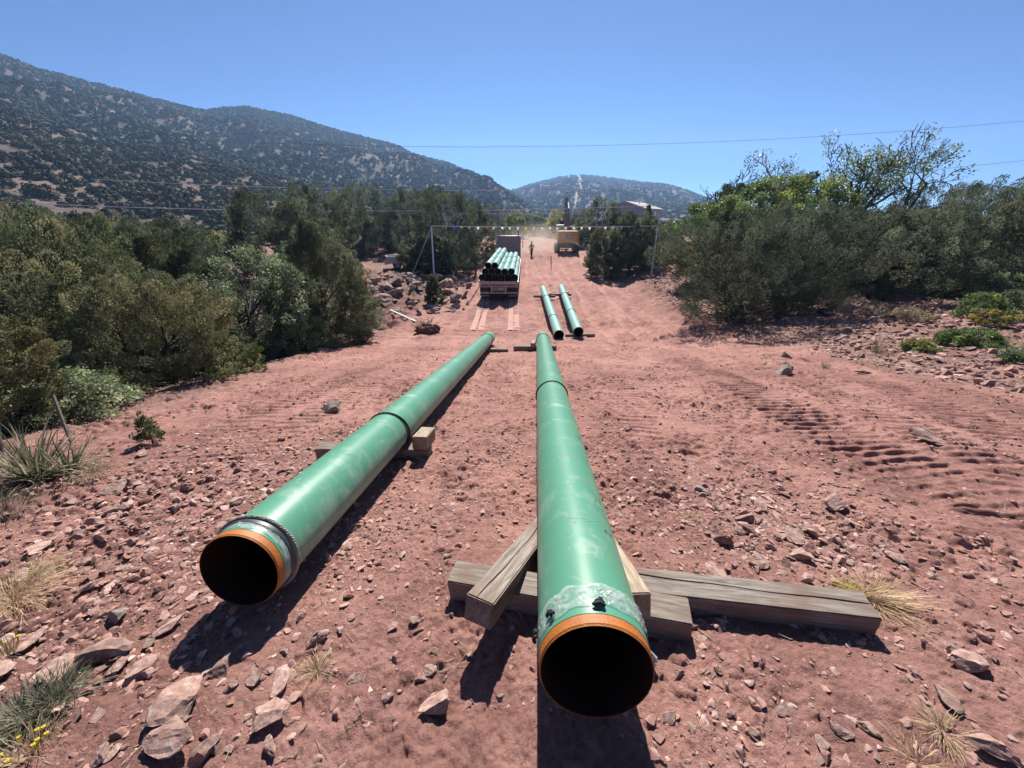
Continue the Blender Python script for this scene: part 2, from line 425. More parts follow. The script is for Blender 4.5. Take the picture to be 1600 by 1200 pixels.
# ------------------------------------------------------------------ pipe materials
def coat_mat(name, rgb, dustamt):
    rgb = ka(rgb)
    m, nt, b = new_mat(name)
    tc = N(nt, 'ShaderNodeTexCoord')
    mp = N(nt, 'ShaderNodeMapping'); mp.inputs['Scale'].default_value = (1, .12, 1); nt.links.new(tc.outputs['Object'], mp.inputs['Vector'])
    nz = N(nt, 'ShaderNodeTexNoise'); nz.inputs['Scale'].default_value = 3.0; nz.inputs['Detail'].default_value = 5
    nt.links.new(mp.outputs['Vector'], nz.inputs['Vector'])
    mx = N(nt, 'ShaderNodeMix', data_type='RGBA'); mx.inputs['A'].default_value = (*[c * .93 for c in rgb], 1); mx.inputs['B'].default_value = (*[c * 1.06 for c in rgb], 1)
    nt.links.new(nz.outputs['Fac'], mx.inputs['Factor'])
    # bands across the pipe left by the coating line and the slings
    m3 = N(nt, 'ShaderNodeMapping'); m3.inputs['Scale'].default_value = (.12, 1.0, .12); nt.links.new(tc.outputs['Object'], m3.inputs['Vector'])
    n3 = N(nt, 'ShaderNodeTexNoise'); n3.inputs['Scale'].default_value = 1.7; n3.inputs['Detail'].default_value = 8; n3.inputs['Roughness'].default_value = .7
    nt.links.new(m3.outputs['Vector'], n3.inputs['Vector'])
    # scuffs and dust
    n2 = N(nt, 'ShaderNodeTexNoise'); n2.inputs['Scale'].default_value = 7; n2.inputs['Detail'].default_value = 10; n2.inputs['Roughness'].default_value = .7; n2.inputs['Distortion'].default_value = 1.2
    nt.links.new(tc.outputs['Object'], n2.inputs['Vector'])
    ad = N(nt, 'ShaderNodeMath', operation='MULTIPLY'); nt.links.new(n3.outputs['Fac'], ad.inputs[0]); nt.links.new(n2.outputs['Fac'], ad.inputs[1])
    mr = N(nt, 'ShaderNodeMapRange'); mr.inputs['From Min'].default_value = .27; mr.inputs['From Max'].default_value = .48; mr.inputs['To Max'].default_value = dustamt
    # more dust low on the flanks
    sx = N(nt, 'ShaderNodeSeparateXYZ'); nt.links.new(tc.outputs['Object'], sx.inputs[0])
    zr = N(nt, 'ShaderNodeMapRange'); zr.inputs['From Min'].default_value = .15; zr.inputs['From Max'].default_value = -.05; zr.inputs['To Max'].default_value = .16; nt.links.new(sx.outputs['Z'], zr.inputs['Value'])
    a2_ = N(nt, 'ShaderNodeMath', operation='ADD'); nt.links.new(ad.outputs[0], a2_.inputs[0]); nt.links.new(zr.outputs['Result'], a2_.inputs[1])
    nt.links.new(a2_.outputs[0], mr.inputs['Value'])
    md = N(nt, 'ShaderNodeMix', data_type='RGBA'); md.inputs['B'].default_value = (.34, .39, .33, 1)
    nt.links.new(mx.outputs['Result'], md.inputs['A']); nt.links.new(mr.outputs['Result'], md.inputs['Factor'])
    nt.links.new(md.outputs['Result'], b.inputs['Base Color'])
    ru = N(nt, 'ShaderNodeMapRange'); ru.inputs['To Min'].default_value = .36; ru.inputs['To Max'].default_value = .6; nt.links.new(mr.outputs['Result'], ru.inputs['Value'])
    nt.links.new(ru.outputs['Result'], b.inputs['Roughness']); b.inputs['Specular IOR Level'].default_value = .35
    bp = N(nt, 'ShaderNodeBump'); bp.inputs['Strength'].default_value = .06; bp.inputs['Distance'].default_value = .01
    nt.links.new(n2.outputs['Fac'], bp.inputs['Height']); nt.links.new(bp.outputs['Normal'], b.inputs['Normal'])
    return m
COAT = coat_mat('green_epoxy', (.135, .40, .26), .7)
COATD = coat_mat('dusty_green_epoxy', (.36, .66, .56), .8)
RUST = simple('bare_steel_rust', (.56, .17, .018), .6, .0, .3, 14, .25, 90)
BORE = simple('pipe_bore', (.055, .026, .017), .85, .0, .3, 6, spec=.1)
ROPEB = simple('black_rope', (.012, .012, .014), .75)
ROPEW = simple('pale_rope', (.48, .45, .38), .85, bump=.6, bscale=150)
BAND = simple('dark_plastic_band', (.05, .055, .07), .45)
INK = simple('black_ink', (.012, .02, .02), .6)
CHALK = simple('chalk_mark', (.6, .68, .62), .8)
PR, PL = .2032, 12.2

def ring_pts(r, y, n=48, tilt=0.0, wob=0.0, seed=0):
    rnd = random.Random(seed); ph = rnd.random() * 6
    return [(r * math.cos(2 * math.pi * k / n), y + tilt * math.cos(2 * math.pi * k / n + ph) + wob * math.sin(3 * 2 * math.pi * k / n + ph), r * math.sin(2 * math.pi * k / n)) for k in range(n)]

def tube_shell(r_out, r_in, y0, y1, ny, n=72):
    prof = [(r_out, y0 + (y1 - y0) * i / ny) for i in range(ny + 1)]
    return prof

_pipe_me = {}
def pipe_meshes(n):
    if n in _pipe_me: return _pipe_me[n]
    d = {}
    L, Ro, Ri = PL, PR, PR - .0095
    mb = MB(); mb.lathe([(Ro - .002, .047), (Ro + .0016, .049)] + [(Ro + .0016, .05 + (L - .1) * i / 24) for i in range(1, 24)] + [(Ro + .0016, L - .049), (Ro - .002, L - .047)], n, 'Y')
    o = mb.build('coated_barrel', COAT, None, True, fix=False); d['barrel'] = o.data; bpy.data.objects.remove(o)
    for nm, a, bb in (('near', 0.0, .0485), ('far', L, L - .0485)):
        mb = MB(); s = 1 if nm == 'near' else -1
        prof = [(Ri + .0035, a), (Ri + .0055, a), (Ro - .0025, a + s * .006), (Ro, a + s * .0085), (Ro, bb)]
        mb.lathe(prof if s > 0 else prof[::-1], n, 'Y')
        o = mb.build('bare_end', RUST, None, True); d['end_' + nm] = o.data; bpy.data.objects.remove(o)
    mb = MB(); mb.lathe([(Ri + .0035, L), (Ri, L - .004)] + [(Ri, L - L * i / 10) for i in range(1, 10)] + [(Ri, .004), (Ri + .0035, 0.0)], n, 'Y')
    o = mb.build('bore', BORE, None, True, fix=False); d['bore'] = o.data; bpy.data.objects.remove(o)
    _pipe_me[n] = d
    return d

def rope_ring(y, r=.009, seed=0, tilt=.012):
    mb = MB(); mb.tube(ring_pts(PR + .0016 + r * .8, y, 48, tilt, .004, seed), r, 6, closed=True); return mb

def make_pipe(name, p0, p1, label, group, dusty=False, n=72, ropes=(), roll=0.0):
    p0, p1 = Vector(p0), Vector(p1)
    ax = (p1 - p0).normalized()
    up = Vector((0, 0, 1)); rt = ax.cross(up).normalized(); up = rt.cross(ax)
    M = Matrix((rt, ax, up)).transposed()
    o = bpy.data.objects.new(name, None); link(o); o.empty_display_size = .3
    o.matrix_world = Matrix.Translation(p0) @ M.to_4x4() @ Matrix.Rotation(roll, 4, 'Y')
    tag(o, label, 'pipe', group)
    d = pipe_meshes(n)
    bo = obj('coated_barrel', d['barrel'], o)
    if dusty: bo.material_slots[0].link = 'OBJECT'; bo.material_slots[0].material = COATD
    obj('bare_end', d['end_near'], o); obj('bare_end', d['end_far'], o); obj('bore', d['bore'], o)
    for i, y in enumerate(ropes):
        rope_ring(y, .009 if n > 40 else .013, i + int(p0[0] * 100)).build('rope_ring', ROPEB, o, True)
    return o

# the two long pipes of the foreground
A0 = at(932, 1052, 1.353); A1 = at(847.5, 526.5, 13.32)
B0 = at(373, 893, 1.90); B1 = at(765, 527, 13.78)
pipeA = make_pipe('steel_pipe', A0, A1, 'green pipe ending nearest the lens, plastic wrap bunched behind its orange rim', 'green steel pipes', ropes=(3.95, 11.2))
pipeB = make_pipe('steel_pipe', B0, B1, 'green pipe slanting in from the left, pale rope ring behind its orange rim', 'green steel pipes', ropes=(11.2,))
# two pipes lying farther down the road
C0 = at(873.5, 523.5, 15.5); C1 = at(848, 450, 26.9)
D0 = at(904, 518.5, 15.7); D1 = at(876.5, 448, 27.1)
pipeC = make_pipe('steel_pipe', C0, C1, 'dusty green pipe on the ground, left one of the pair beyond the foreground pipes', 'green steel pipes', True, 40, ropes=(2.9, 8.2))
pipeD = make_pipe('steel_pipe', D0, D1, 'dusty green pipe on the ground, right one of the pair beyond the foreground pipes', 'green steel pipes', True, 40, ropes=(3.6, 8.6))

# stencilled line of print down the flank of the nearest pipe (illegible in the photograph)
def bent_text(body, size, y0, ang, parent, mat, name='stencil_lettering'):
    cu = bpy.data.curves.new('t', 'FONT'); cu.body = body; cu.size = size; cu.align_x = 'LEFT'; cu.resolution_u = 2; cu.extrude = .0
    to = bpy.data.objects.new('t', cu); COL.objects.link(to)
    dg = bpy.context.evaluated_depsgraph_get(); me = bpy.data.meshes.new_from_object(to.evaluated_get(dg))
    bpy.data.objects.remove(to)
    bm = bmesh.new(); bm.from_mesh(me); bmesh.ops.triangulate(bm, faces=bm.faces[:])
    for v in bm.verts:
        a = ang - v.co.y / PR; r = PR + .0022
        v.co = Vector((r * math.sin(a), y0 + v.co.x, r * math.cos(a)))
    bm.to_mesh(me); bm.free(); me.materials.clear(); me.materials.append(mat); me.name = name
    return obj(name, me, parent)
for body, size, y0 in (('2', .07, .60), ('///ıl/lıııl/', .085, .76), ('lı/ıllı', .085, 1.42), ('Aıl/ı', .085, 1.92), ('ılı/lı', .08, 2.6)):
    bent_text(body, size, y0, R(50), pipeA, INK)

# chalk scratches on the barrels
def scratches(parent, spots, seed):
    rnd = random.Random(seed)
    for (y, a, ln, k) in spots:
        for j in range(k):
            yy = y + rnd.uniform(-.04, .04); aa = a + rnd.uniform(-.12, .12); dy = rnd.uniform(-.05, .05) * ln; da = rnd.uniform(-.35, .35) * ln
            pts = []
            for t in np.linspace(0, 1, 7):
                an = aa + da * t + .03 * math.sin(4 * t + j); y_ = yy + dy * t
                pts.append(((PR + .0014) * math.sin(an), y_, (PR + .0014) * math.cos(an)))
            mb = MB(); mb.tube(pts, [.0004] + [rnd.uniform(.0012, .0024)] * 5 + [.0004], 5); mb.build('chalk_scratch', CHALK, parent, True)
scratches(pipeA, [(.62, .05, 1.2, 5), (1.02, .1, 1.0, 3), (1.45, -.05, 1.3, 6), (3.1, 0, 2.2, 3), (7.6, .1, 2.2, 5), (8.4, 0, 2, 4)], 5)
scratches(pipeB, [(.55, -.1, 1.2, 5), (1.0, .3, 1.4, 5), (1.7, -.2, 1.2, 4), (2.35, -.35, .8, 3), (6, .1, 2, 5)], 6)

# clear plastic bunched round the end of the nearest pipe
m, nt, b = new_mat('clear_plastic')
b.inputs['Base Color'].default_value = (.6, .61, .62, 1); b.inputs['Roughness'].default_value = .16
tr = N(nt, 'ShaderNodeBsdfTransparent'); ms = N(nt, 'ShaderNodeMixShader')
tc = N(nt, 'ShaderNodeTexCoord'); nz = N(nt, 'ShaderNodeTexNoise'); nz.inputs['Scale'].default_value = 16; nz.inputs['Detail'].default_value = 9; nz.inputs['Distortion'].default_value = 1.5
nt.links.new(tc.outputs['Object'], nz.inputs['Vector'])
mr = N(nt, 'ShaderNodeMapRange'); mr.inputs['From Min'].default_value = .35; mr.inputs['From Max'].default_value = .65; mr.inputs['To Min'].default_value = .10; mr.inputs['To Max'].default_value = .45
nt.links.new(nz.outputs['Fac'], mr.inputs['Value']); nt.links.new(mr.outputs['Result'], ms.inputs['Fac'])
nt.links.new(tr.outputs[0], ms.inputs[1]); nt.links.new(b.outputs[0], ms.inputs[2]); nt.links.new(ms.outputs[0], nt.nodes['Material Output'].inputs['Surface'])
PLAST = m
def plastic_sleeve(parent, ya, yb, puff, seed, skew=.0):
    na_, ny_ = 260, 26
    th = np.linspace(0, 2 * np.pi, na_, endpoint=False); v = np.linspace(0, 1, ny_)
    TH, VV = np.meshgrid(th, v, indexing='ij')           # th: 0 = top, clockwise
    edge0 = .012 * vnoise(th * 3, th * 0, 1.0, seed)[:, None]; edge1 = .016 * vnoise(th * 3, th * 0 + 9, 1.0, seed + 1)[:, None]
    Y = (ya + edge0) * (1 - VV) + (yb + edge1) * VV + skew * np.sin(TH)
    top = np.exp(-((np.minimum(TH, 2 * np.pi - TH)) / 1.1) ** 2)
    cr = np.abs(vnoise(TH * 5.5, VV * 2.2, .5, seed + 2)) + .6 * np.abs(vnoise(TH * 5.5, VV * 2.2, .22, seed + 3))
    env = np.sin(np.pi * np.clip(VV * .9 + .05, 0, 1)) ** .5
    rad = PR + .0045 + env * (.002 + puff * cr * (.15 + .85 * top) * (.25 + 1.1 * sstep(-.4, .5, vnoise(TH * 2 + 3, VV * .3, .8, seed + 7))))
    V = np.stack([rad * np.sin(TH), Y, rad * np.cos(TH)], -1).reshape(-1, 3)
    ix = np.arange(na_ * ny_).reshape(na_, ny_); nx = np.roll(ix, -1, 0)
    Q = np.stack([ix[:, :-1].ravel(), ix[:, 1:].ravel(), nx[:, 1:].ravel(), nx[:, :-1].ravel()], 1)
    obj('plastic_wrap', mesh_np('plastic_wrap', V, Q, PLAST, smooth=True), parent)
plastic_sleeve(pipeA, .080, .190, .017, 301, .014)
plastic_sleeve(pipeB, .060, .160, .004, 321)
def knot(parent, y, ang, size, mat, seed, name='rope_knot'):
    rnd = random.Random(seed); mb = MB()
    for j in range(3):
        pts = []
        a0, a1 = rnd.uniform(-.6, .2), rnd.uniform(.2, .8)
        for t in np.linspace(0, 1, 9):
            an = ang + (a0 * (1 - t) + a1 * t) * size / PR; rr_ = PR + .012 + size * .22 * math.sin(math.pi * t)
            pts.append((rr_ * math.sin(an), y + (j - 1) * size * .30 + rnd.uniform(-.003, .003), rr_ * math.cos(an)))
        mb.tube(pts, [size * .12] + [size * .21] * 7 + [size * .1], 8)
    mb.build(name, mat, parent, True)
knot(pipeA, .088, R(1), .036, ROPEB, 1); knot(pipeA, .10, R(-50), .032, ROPEB, 2); knot(pipeA, .11, R(-84), .036, ROPEB, 3)
# dark band and twisted rope on the other pipe, sleeve tail on the first
mb = MB(); mb.lathe([(PR + .002, .098), (PR + .010, .099), (PR + .011, .120), (PR + .002, .122)], 72, 'Y'); mb.build('dark_band', BAND, pipeB, True)
mb = MB()
for ph in (0, 2.1, 4.2):
    pts = []
    for k in range(240):
        a = 2 * math.pi * k / 240; tw = a * 30 + ph
        rr_ = PR + .014 + .0055 * math.cos(tw); y_ = .134 + .0055 * math.sin(tw) + .004 * math.sin(a + .5)
        pts.append((rr_ * math.sin(a), y_, rr_ * math.cos(a)))
    mb.tube(pts, .0058, 6, closed=True)
mb.build('twisted_rope', ROPEW, pipeB, True)
mb = MB()
for s_ in range(7):
    rnd = random.Random(s_ + 40); a0 = R(96 + s_ * 1.5); pts = []
    for t in np.linspace(0, 1, 8):
        an = a0 + .10 * t + rnd.uniform(-.01, .01); q = PR + .006 + .055 * t * rnd.uniform(.7, 1.1)
        pts.append((q * math.sin(an), .15 - .03 * t + rnd.uniform(-.006, .006), q * math.cos(an) - .01 * t))
    mb.tube(pts, [.006, .006, .005, .006, .004, .006, .005, .002], 5)
mb.build('plastic_tail', simple('milky_plastic', (.7, .71, .72), .3), pipeA, True)
mb = MB()
for da, rr_ in ((0, .008), (.05, .005)):
    pts = ring_pts(PR + .008, 2.08 if da == 0 else 2.03, 48, .05 if da == 0 else .02, .0, 3)
    mb.tube(pts, rr_, 6, closed=True)
mb.build('rope_ring', ROPEB, pipeB, True)
# ------------------------------------------------------------------ stones
def ico(sub):
    bm = bmesh.new(); bmesh.ops.create_icosphere(bm, subdivisions=sub, radius=1)
    bm.verts.index_update()
    V = np.array([v.co[:] for v in bm.verts]); Fs = np.array([[v.index for v in f.verts] for f in bm.faces])
    bm.free(); return V, Fs

def rock_shape(sub, seed, flat=.55, cuts=9, rough=.05):
    rs = np.random.RandomState(seed)
    V, Fs = ico(sub); V = V.copy()
    for k in range(cuts):
        n = rs.normal(size=3); n /= np.linalg.norm(n); d = rs.uniform(.22, .66)
        e = V @ n - d; V -= np.where(e > 0, e, 0)[:, None] * n
    V *= [rs.uniform(.85, 1.25), rs.uniform(.6, .95), flat * rs.uniform(.75, 1.2)]
    V += rs.normal(size=V.shape) * rough * .35
    if sub >= 3:
        V *= (1 + rough * vnoise(V[:, 0] + 5 * V[:, 2], V[:, 1] - 3 * V[:, 2], .45, seed))[:, None]
    # layered edges of sandstone
    V -= V.mean(0); V /= np.abs(V[:, :2]).max()
    return V, Fs

def rock_mat(name, a, bcol, pale):
    a, bcol, pale = ka(a), ka(bcol), ka(pale)
    m, nt, b = new_mat(name)
    tc = N(nt, 'ShaderNodeTexCoord'); oi = N(nt, 'ShaderNodeObjectInfo')
    at2 = N(nt, 'ShaderNodeAttribute', attribute_name='Col')
    ad = N(nt, 'ShaderNodeVectorMath', operation='ADD'); nt.links.new(tc.outputs['Object'], ad.inputs[0]); nt.links.new(oi.outputs['Random'], ad.inputs[1])
    nz = N(nt, 'ShaderNodeTexNoise'); nz.inputs['Scale'].default_value = 2.2; nz.inputs['Detail'].default_value = 10; nz.inputs['Roughness'].default_value = .7
    nt.links.new(ad.outputs[0], nz.inputs['Vector'])
    cr = N(nt, 'ShaderNodeValToRGB'); e = cr.color_ramp.elements
    e[0].position = .3; e[0].color = (*a, 1); e[1].position = .72; e[1].color = (*pale, 1)
    k = cr.color_ramp.elements.new(.52); k.color = (*bcol, 1)
    nt.links.new(nz.outputs['Fac'], cr.inputs['Fac'])
    rr_ = N(nt, 'ShaderNodeMapRange'); rr_.inputs['To Min'].default_value = .72; rr_.inputs['To Max'].default_value = 1.3; nt.links.new(oi.outputs['Random'], rr_.inputs['Value'])
    sc2 = N(nt, 'ShaderNodeVectorMath', operation='SCALE'); nt.links.new(cr.outputs['Color'], sc2.inputs[0]); nt.links.new(rr_.outputs['Result'], sc2.inputs['Scale'])
    nt.links.new(sc2.outputs['Vector'], b.inputs['Base Color'])
    b.inputs['Roughness'].default_value = .9; b.inputs['Specular IOR Level'].default_value = .2
    n2 = N(nt, 'ShaderNodeTexNoise'); n2.inputs['Scale'].default_value = 5; n2.inputs['Detail'].default_value = 10; n2.inputs['Roughness'].default_value = .75; nt.links.new(ad.outputs[0], n2.inputs['Vector'])
    bp = N(nt, 'ShaderNodeBump'); bp.inputs['Strength'].default_value = .5; bp.inputs['Distance'].default_value = .02; nt.links.new(n2.outputs['Fac'], bp.inputs['Height']); nt.links.new(bp.outputs['Normal'], b.inputs['Normal'])
    return m
SAND = rock_mat('red_sandstone', (.33, .195, .165), (.56, .36, .30), (.78, .61, .54))
GREYR = rock_mat('grey_sandstone', (.24, .185, .16), (.43, .35, .31), (.62, .54, .48))
ROCKS = [mesh_np('rock', *(lambda s: s)(rock_shape(3, 500 + k, [.34, .5, .62, .42, .3, .7][k % 6], 10)), SAND) for k in range(14)]
GROCKS = [mesh_np('rock', *rock_shape(3, 600 + k, [.34, .5, .62, .42, .3, .7][k % 6], 10), GREYR) for k in range(6)]
SLABS = [mesh_np('rock', *rock_shape(3, 700 + k, .27, 9), SAND) for k in range(5)]
rk = random.Random(77)
def put_rock(x, y, size, label=None, group=None, me=None, tilt=.25, sink=.35, rz=None, pool=None):
    me = me or rk.choice(pool or ROCKS)
    o = obj('rock', me)
    z = gz1(x, y)
    o.location = (x, y, z + size * .22 * (1 - sink))
    o.rotation_euler = (rk.uniform(-tilt, tilt), rk.uniform(-tilt, tilt), rk.uniform(0, 6.28) if rz is None else rz)
    s = rk.uniform(.85, 1.15)
    o.scale = (size * .5 * s, size * .5 / s, size * .5 * rk.uniform(.85, 1.2))
    tag(o, label or 'loose red sandstone rock lying on the bare dirt', 'rock', group)
    return o
def rock_px(px, py, wpx, label=None, group=None, **kw):
    p = on_ground(px, py); d = p[1] * CP - p[2] * SP
    return put_rock(p[0], p[1], wpx / F * d, label, group, **kw)

# big stones one can point at (photograph pixels: centre, width)
named = [
 (168, 1030, 98, 'large pale pink slab in the left foreground, widest of the loose stones', 'R', 6),
 (88, 1064, 60, 'flat tan slab with a broken edge below the large pale slab', 'SL', 1),
 (190, 1043, 42, 'small flat stone leaning on the lower edge of the large pale slab', 'SL', 2),
 (352, 1050, 40, 'angular stone with a pale sunlit face at the tip of the left pipe shadow', 'R', 1),
 (286, 1112, 82, 'blocky stone with a dark shaded front near the lower left corner', 'R', 2),
 (268, 1160, 95, 'long wedge of dark red sandstone at the bottom edge left of the pipes', 'R', 3),
 (322, 1180, 55, 'squat stone at the bottom edge right of the long wedge', 'R', 5),
 (428, 1123, 62, 'flat smooth pink stone alone below the left pipe shadow', 'SL', 3),
 (440, 1068, 50, 'jagged upright slab half buried between the two pipe ends', 'R', 4),
 (425, 1172, 45, 'rough stone at the bottom edge below the flat smooth pink stone', 'R', 6),
 (497, 1003, 42, 'dark faced broken stone upslope of the jagged upright slab', 'R', 7),
 (556, 1060, 26, 'small block casting a short shadow between the pipe ends', 'R', 8),
 (682, 1100, 48, 'rough clod of rock at the foot of the left leaning timber shadow', 'R', 9),
 (185, 968, 36, 'dark grey stone above the large pale slab', 'G', 1),
 (180, 770, 42, 'tilted block above the stony patch left of the left pipe', 'R', 10),
 (520, 638, 40, 'grey block on the bare dirt left of the left pipe', 'G', 2),
 (1225, 584, 40, 'pair topping pale stone beside the right hand windrow', 'G', 3),
 (1120, 903, 42, 'reddish stone bar resting behind the long grey timber', 'SL', 4),
 (1095, 766, 28, 'pale stone on the smooth dirt right of the nearest pipe', 'G', 4),
 (1540, 1182, 75, 'large dark split rock in the lower right corner', 'R', 11),
 (1470, 1100, 48, 'broken stone above the dry grass in the lower right', 'R', 12),
 (1500, 1040, 60, 'half buried ledge stone right of the long grey timber', 'R', 13),
 (1300, 792, 40, 'pale flat stone topping the rubble patch on the right', 'SL', 0),
 (1238, 838, 46, 'slab standing on edge amid the rubble patch on the right', 'R', 0),
 (1400, 878, 38, 'dark pitted stone at the lower edge of the rubble patch', 'R', 2),
 (1130, 850, 30, 'rounded stone at the left edge of the rubble patch', 'R', 5),
 (1440, 690, 40, 'dark clod on the dozer tracks at the right', 'R', 9),
 (1120, 1052, 20, 'small brown stone below the short thick timber', 'R', 7),
]
for (px, py, wd, lab, pool, k) in named:
    me = {'SL': SLABS, 'R': ROCKS, 'G': GROCKS}[pool][k % {'SL': 5, 'R': 14, 'G': 6}[pool]]
    rock_px(px, py, wd * .95, lab, None, me=me, sink=-.35 if pool == 'SL' else .1, tilt=.12, rz=(px * .37) % 3.1)

# countable loose rocks in their patches: these share a label per patch
def scatter(n, region, smin, smax, label, group, pool=None, sink=.3, power=2.0):
    c = 0; tries = 0
    while c < n and tries < n * 30:
        tries += 1
        px, py = region(rk)
        p = on_ground(px, py)
        if abs(p[0]) > 40 or p[1] > 42: continue
        if near_pipe(p[0], p[1]): continue
        sz = smin + (smax - smin) * rk.random() ** power
        put_rock(p[0], p[1], sz, label, group, pool=pool, sink=sink); c += 1
def near_pipe(x, y, m=.24):
    for a, b_ in ((A0, A1), (B0, B1), (C0, C1), (D0, D1)):
        if a[1] - .3 < y < b_[1] + .2:
            t = (y - a[1]) / (b_[1] - a[1])
            if abs(x - (a[0] + (b_[0] - a[0]) * t)) < m: return True
    return False
box = lambda x0, x1, y0, y1: (lambda r: (r.uniform(x0, x1), r.uniform(y0, y1)))
gau = lambda cx, cy, sx, sy: (lambda r: (r.gauss(cx, sx), r.gauss(cy, sy)))
scatter(36, gau(1250, 835, 80, 42), .05, .17, 'broken sandstone rock in the rubble patch right of the nearest pipe', 'rubble rocks')
scatter(44, gau(190, 850, 120, 95), .05, .19, 'flat red stone strewn over the slope left of the left pipe', 'stones left of the pipes', pool=ROCKS + SLABS)
scatter(24, box(0, 480, 1000, 1195), .035, .11, 'small stone lying among the big slabs in the lower left', 'stones in the lower left')
scatter(58, box(1180, 1600, 470, 590), .14, .42, 'pale flat slab on the stony ground below the right hand trees', 'slabs on the right', pool=SLABS + SLABS + GROCKS, sink=.45)
scatter(30, box(1040, 1600, 900, 1190), .03, .10, 'loose stone on the dirt below the long timber at the right', 'stones in the lower right')
scatter(30, box(580, 820, 600, 1100), .025, .075, 'small stone on the dirt between the two foreground pipes', 'stones between the pipes')

# boulders piled beside the road, round the left warning post
k = 0
for (px, py, wd) in [(585, 452, 24), (604, 447, 30), (622, 440, 34), (642, 437, 28), (600, 462, 34), (598, 470, 44), (625, 455, 26), (648, 448, 34), (664, 445, 30), (690, 448, 32), (697, 456, 28), (705, 440, 26), (703, 432, 22),
                     (720, 431, 18), (732, 446, 16), (712, 466, 34), (693, 470, 30), (586, 436, 20), (610, 430, 22), (630, 427, 22), (649, 432, 20), (668, 432, 22), (684, 434, 22), (565, 500, 34), (573, 520, 40), (590, 512, 26), (548, 508, 30), (640, 478, 16), (620, 484, 14), (655, 487, 15), (678, 484, 26), (712, 424, 18), (728, 420, 15)] + [(rk.uniform(580, 735), rk.uniform(424, 486), rk.uniform(9, 24)) for _ in range(48)]:
    labs = {5: 'biggest rounded boulder at the left end of the boulder bank', 15: 'grey boulder lying nearest the truck shadow', 24: 'ledge boulder in the ditch under the cone shaped juniper'}
    rock_px(px, py + 4, wd * .86, labs.get(k, 'grey brown boulder in the bank beside the left warning post'), None if k in labs else 'boulders of the bank', pool=GROCKS + ROCKS[:3], sink=.1, tilt=.5); k += 1
rock_px(599, 402, 14, 'pale boulder in the shade behind the white pickup', None, pool=GROCKS)

# ------------------------------------------------------------------ gravel: nobody could count it
rs = np.random.RandomState(4)
def gravel(n):
    # even over the log of distance, so the near ground is as fully strewn as the far
    r = np.exp(rs.uniform(math.log(.9), math.log(34), n)); a = rs.uniform(-R(72), R(72), n)
    x, y = r * np.sin(a), r * np.cos(a)
    rdm = road_mask(x, y)
    dens = .09 + .62 * sstep(.0, .75, .6 * vnoise(x, y, 1.5, 201) + .75 * vnoise(x, y, .45, 202))
    patch = np.exp(-(((x - 2.05) / .75) ** 2 + ((y - 2.35) / .75) ** 2)) * 1.2 + np.exp(-(((x + 2.6) / 1.5) ** 2 + ((y - 2.4) / 1.6) ** 2)) * .9
    dens = dens + patch + (1 - rdm) * sstep(6, 9, x) * .8 - .15 * rdm * sstep(6, 14, y)
    dens = dens * (.35 + .65 * np.clip(sstep(1.4, 2.8, r) + patch, 0, 1))
    keep = rs.uniform(0, 1, n) < np.clip(dens, .04, 1)
    x, y, r, rdm, patch = x[keep], y[keep], r[keep], rdm[keep], patch[keep]
    for a_, b_2 in ((A0, A1), (B0, B1)):
        t = (y - a_[1]) / (b_2[1] - a_[1]); k_ = ~((t > 0) & (t < 1) & (np.abs(x - (a_[0] + (b_2[0] - a_[0]) * t)) < .05))
        x, y, r, rdm, patch = x[k_], y[k_], r[k_], rdm[k_], patch[k_]
    u = rs.uniform(0, 1, len(x))
    smin = .0035 * r ** .9
    s = smin * (1 - u * .994) ** (-.70)
    s = np.minimum(s, .05 + .035 * np.clip(patch, 0, 1) + .20 * (1 - rdm) * (x > 6))
    return x, y, s, rdm
x, y, s, rdm = gravel(185000)
zg = gz(x, y)
big = s > .02 + .0026 * np.hypot(x, y)
def stones(name, sel, sub, label_seed):
    bases = [rock_shape(sub, 800 + k + label_seed, [.32, .5, .4, .26, .6, .36][k % 6], 8, .05) for k in range(8)]
    n = sel.sum(); X, Y, S, Z = x[sel], y[sel], s[sel], zg[sel]
    wh = rs.randint(0, 8, n); Vs = []; Fs = []; Cs = []; off = 0
    a = rs.uniform(0, 2 * np.pi, n); tx = rs.normal(0, .22, n); ty = rs.normal(0, .22, n)
    tint = rs.uniform(0, 1, n)[:, None]; lum = rs.uniform(.7, 1.28, n)[:, None]
    c = (np.array([.50, .275, .23]) * (1 - tint ** 2) + np.array([.72, .50, .43]) * tint ** 2.5) * lum * KA
    for k in range(8):
        j = np.where(wh == k)[0]
        if not len(j): continue
        V, Fc = bases[k]; nv = len(V)
        P = V[None] * (S[j] * .5)[:, None, None]
        ca, sa = np.cos(a[j])[:, None], np.sin(a[j])[:, None]
        px_ = P[..., 0] * ca - P[..., 1] * sa; py_ = P[..., 0] * sa + P[..., 1] * ca
        pz_ = P[..., 2] + px_ * tx[j][:, None] + py_ * ty[j][:, None]
        W = np.stack([px_ + X[j][:, None], py_ + Y[j][:, None], pz_ + (Z[j] + S[j] * .06)[:, None]], -1)
        Vs.append(W.reshape(-1, 3)); Cs.append(np.repeat(c[j], nv, 0))
        Fs.append((Fc[None] + (off + np.arange(len(j)) * nv)[:, None, None]).reshape(-1, 3)); off += len(j) * nv
    o = obj(name, mesh_np(name, np.vstack(Vs), np.vstack(Fs), GRAV, col=np.vstack(Cs)))
    return o
m, nt, b = new_mat('gravel_stone')
a2 = N(nt, 'ShaderNodeAttribute', attribute_name='Col'); tc = N(nt, 'ShaderNodeTexCoord')
